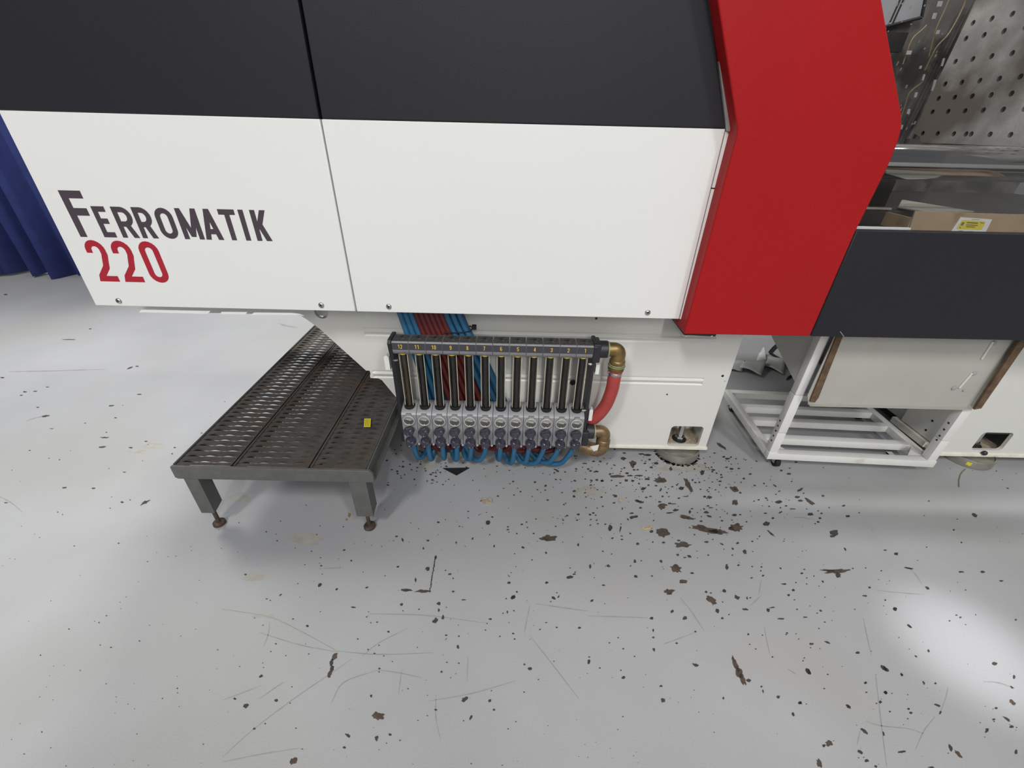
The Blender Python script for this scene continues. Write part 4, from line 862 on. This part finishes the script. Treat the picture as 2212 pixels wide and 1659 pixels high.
for txt, f, s in ((LA, ZA, SA), (LB, ZB, SB), (LC, ZC, SCc), (LD, ZD, SD)):
    for item in txt.replace('\n', ';').split(';'):
        v = [float(q_) for q_ in item.split()]
        px, py = f(v[0], v[1]); w = v[2]*s; h = (v[3] if len(v) > 3 else v[2]*0.72)*s; rot = v[4] if len(v) > 4 else 0
        chip(px, py, w, h, rot)
# finer specks, dense around the machine foot and thinning out
for k in range(330):
    px = RN.gauss(1390, 170); py = 985+abs(RN.gauss(0, 95)); s = 1.6+3.2*RN.random()**2
    chip(px, py, s*1.3, s*0.8, RN.uniform(-20, 20), RN.random() < 0.3)
for k in range(420):
    px = RN.uniform(0, 2212); py = 860+800*RN.random()**0.9; s = 1.4+1.8*RN.random()**2
    chip(px, py, s*1.2, s*0.8, 0, False)
for k in range(90):
    px = RN.gauss(925, 60); py = 940+RN.random()*110; s = 1.6+2.6*RN.random()
    chip(px, py, s*1.3, s*0.8, 0, RN.random() < 0.3)
for k in range(110):
    t = RN.uniform(pi*0.05, pi*0.95); p = Vector((0.698+0.09*cos(t)+RN.gauss(0, .003), 1.372-0.09*sin(t)+RN.gauss(0, .003)))
    r = 0.002+0.003*RN.random(); CH.add([(p.x+r*cos(a)*1.4, p.y+r*sin(a), 0.0005) for a in [2*pi*q_/6 for q_ in range(6)]], [tuple(range(6))], RN.choice((0, 1)))
for k in range(16):
    t_ = k/15; chip(940-11*t_+RN.uniform(-1, 1), 1203+74*t_, 2.4, 5.5, 6, False)
CH.build('paint_chips', ['chip', 'chip_brown'], floor, kind='stuff', flat=True, label='dark chips where the grey floor paint has flaked off')
def scuff(pts, w, mi=0):
    P = spline([Vector((x, y, 0)) for x, y in pts], 8); V = []
    for i, p in enumerate(P):
        d = (P[min(i+1, len(P)-1)]-P[max(i-1, 0)]); d.normalize(); n_ = Vector((-d.y, d.x, 0)); e = sin(pi*min(1, max(0.08, i/(len(P)-1))) ) if i < len(P)-1 else 0.05
        j = w/2*(0.35+0.65*e)*(0.7+0.6*RN.random()); V += [PZ(p.x+n_.x*j, p.y+n_.y*j, 0.00025), PZ(p.x-n_.x*j, p.y-n_.y*j, 0.00025)]
    SF.add(V, [(2*i, 2*i+2, 2*i+3, 2*i+1) for i in range(len(P)-1)], mi)
for f, lst in ((ZD, (((490, 700), (515, 820), (540, 930)), ((570, 1070), (600, 1330), (640, 1650)), ((510, 1360), (600, 1388), (780, 1408), (880, 1440)), ((950, 1330), (880, 1420), (825, 1540)), ((1035, 1140), (1015, 1220), (985, 1300)), ((575, 520), (720, 535), (880, 547)), ((800, 390), (840, 440), (865, 480)), ((1260, 1105), (1350, 1112), (1440, 1140)), ((0, 1020), (60, 1060)), ((450, 1510), (470, 1420)))),
               (ZB, (((0, 640), (300, 690), (500, 780), (740, 910)), ((0, 1225), (120, 1180), (250, 1130)), ((240, 1215), (330, 1150), (400, 1105)), ((0, 1590), (200, 1410), (480, 1200), (700, 1050), (830, 960)), ((0, 1620), (250, 1570), (500, 1530)), ((900, 940), (1000, 860), (1190, 760)), ((700, 1240), (780, 1110), (1000, 1030)), ((1000, 1030), (1140, 1050), (1280, 1080)), ((740, 910), (1000, 930), (1350, 920)), ((1370, 1190), (1370, 1340), (1400, 1480)), ((1320, 1230), (1600, 1180), (1880, 1100)), ((1575, 940), (1570, 1100)), ((240, 790), (500, 870), (740, 915)), ((1150, 1030), (1130, 1190)), ((610, 380), (780, 375)), ((265, 880), (295, 800), (305, 720)), ((1700, 730), (1300, 680), (940, 670)))),
               (ZA, (((110, 1065), (240, 1230), (370, 1400)), ((910, 865), (970, 940), (1035, 1040)), ((420, 960), (600, 965), (740, 970)), ((1355, 1015), (1365, 1080), (1385, 1165)), ((820, 1110), (980, 1050)), ((1325, 850), (1340, 760)), ((1510, 437), (1560, 438), (1620, 450)), ((1280, 905), (1340, 850)), ((80, 1050), (110, 900)), ((140, 895), (420, 935)))),
               (ZC, (((170, 1075), (230, 1055), (300, 1040)), ((60, 745), (300, 742), (700, 730)), ((0, 1575), (80, 1620), (150, 1680))))):
    for pts in lst: scuff([f(*p) for p in pts], 2.2)
scuff([(1365/2.967+480, 1100+300/2.967), (1350/2.967+480, 1100+400/2.967), (1330/2.967+480, 1100+525/2.967)], 3.0)
scuff([(600, 698), (615, 703), (642, 708)], 3.2)
for px, py, w, h in ((330, 962, 46, 12), (300, 975, 40, 8), (520, 1075, 50, 20), (432, 1075, 26, 12), (920, 985, 50, 26), (925, 1005, 40, 16), (755, 1113, 7, 9), (749, 1122, 5, 5), (1270, 1060, 60, 22), (550, 1245, 60, 18), (570, 1330, 50, 10), (1480, 1012, 120, 18), (660, 1165, 70, 24)):
    n = 14; V = []
    for k in range(n):
        t = 2*pi*k/n; j = 0.7+0.6*RN.random(); V.append(PZ(px+w/2*cos(t)*j, py+h/2*sin(t)*j, 0.00018))
    SF.add(V, [tuple(range(n))], 2 if w < 10 else 1)
SF.build('scuff_marks', ['scuff', 'stain', 'wire'], floor, kind='stuff', flat=True, label='thin grey scratches and scuffs on the floor')
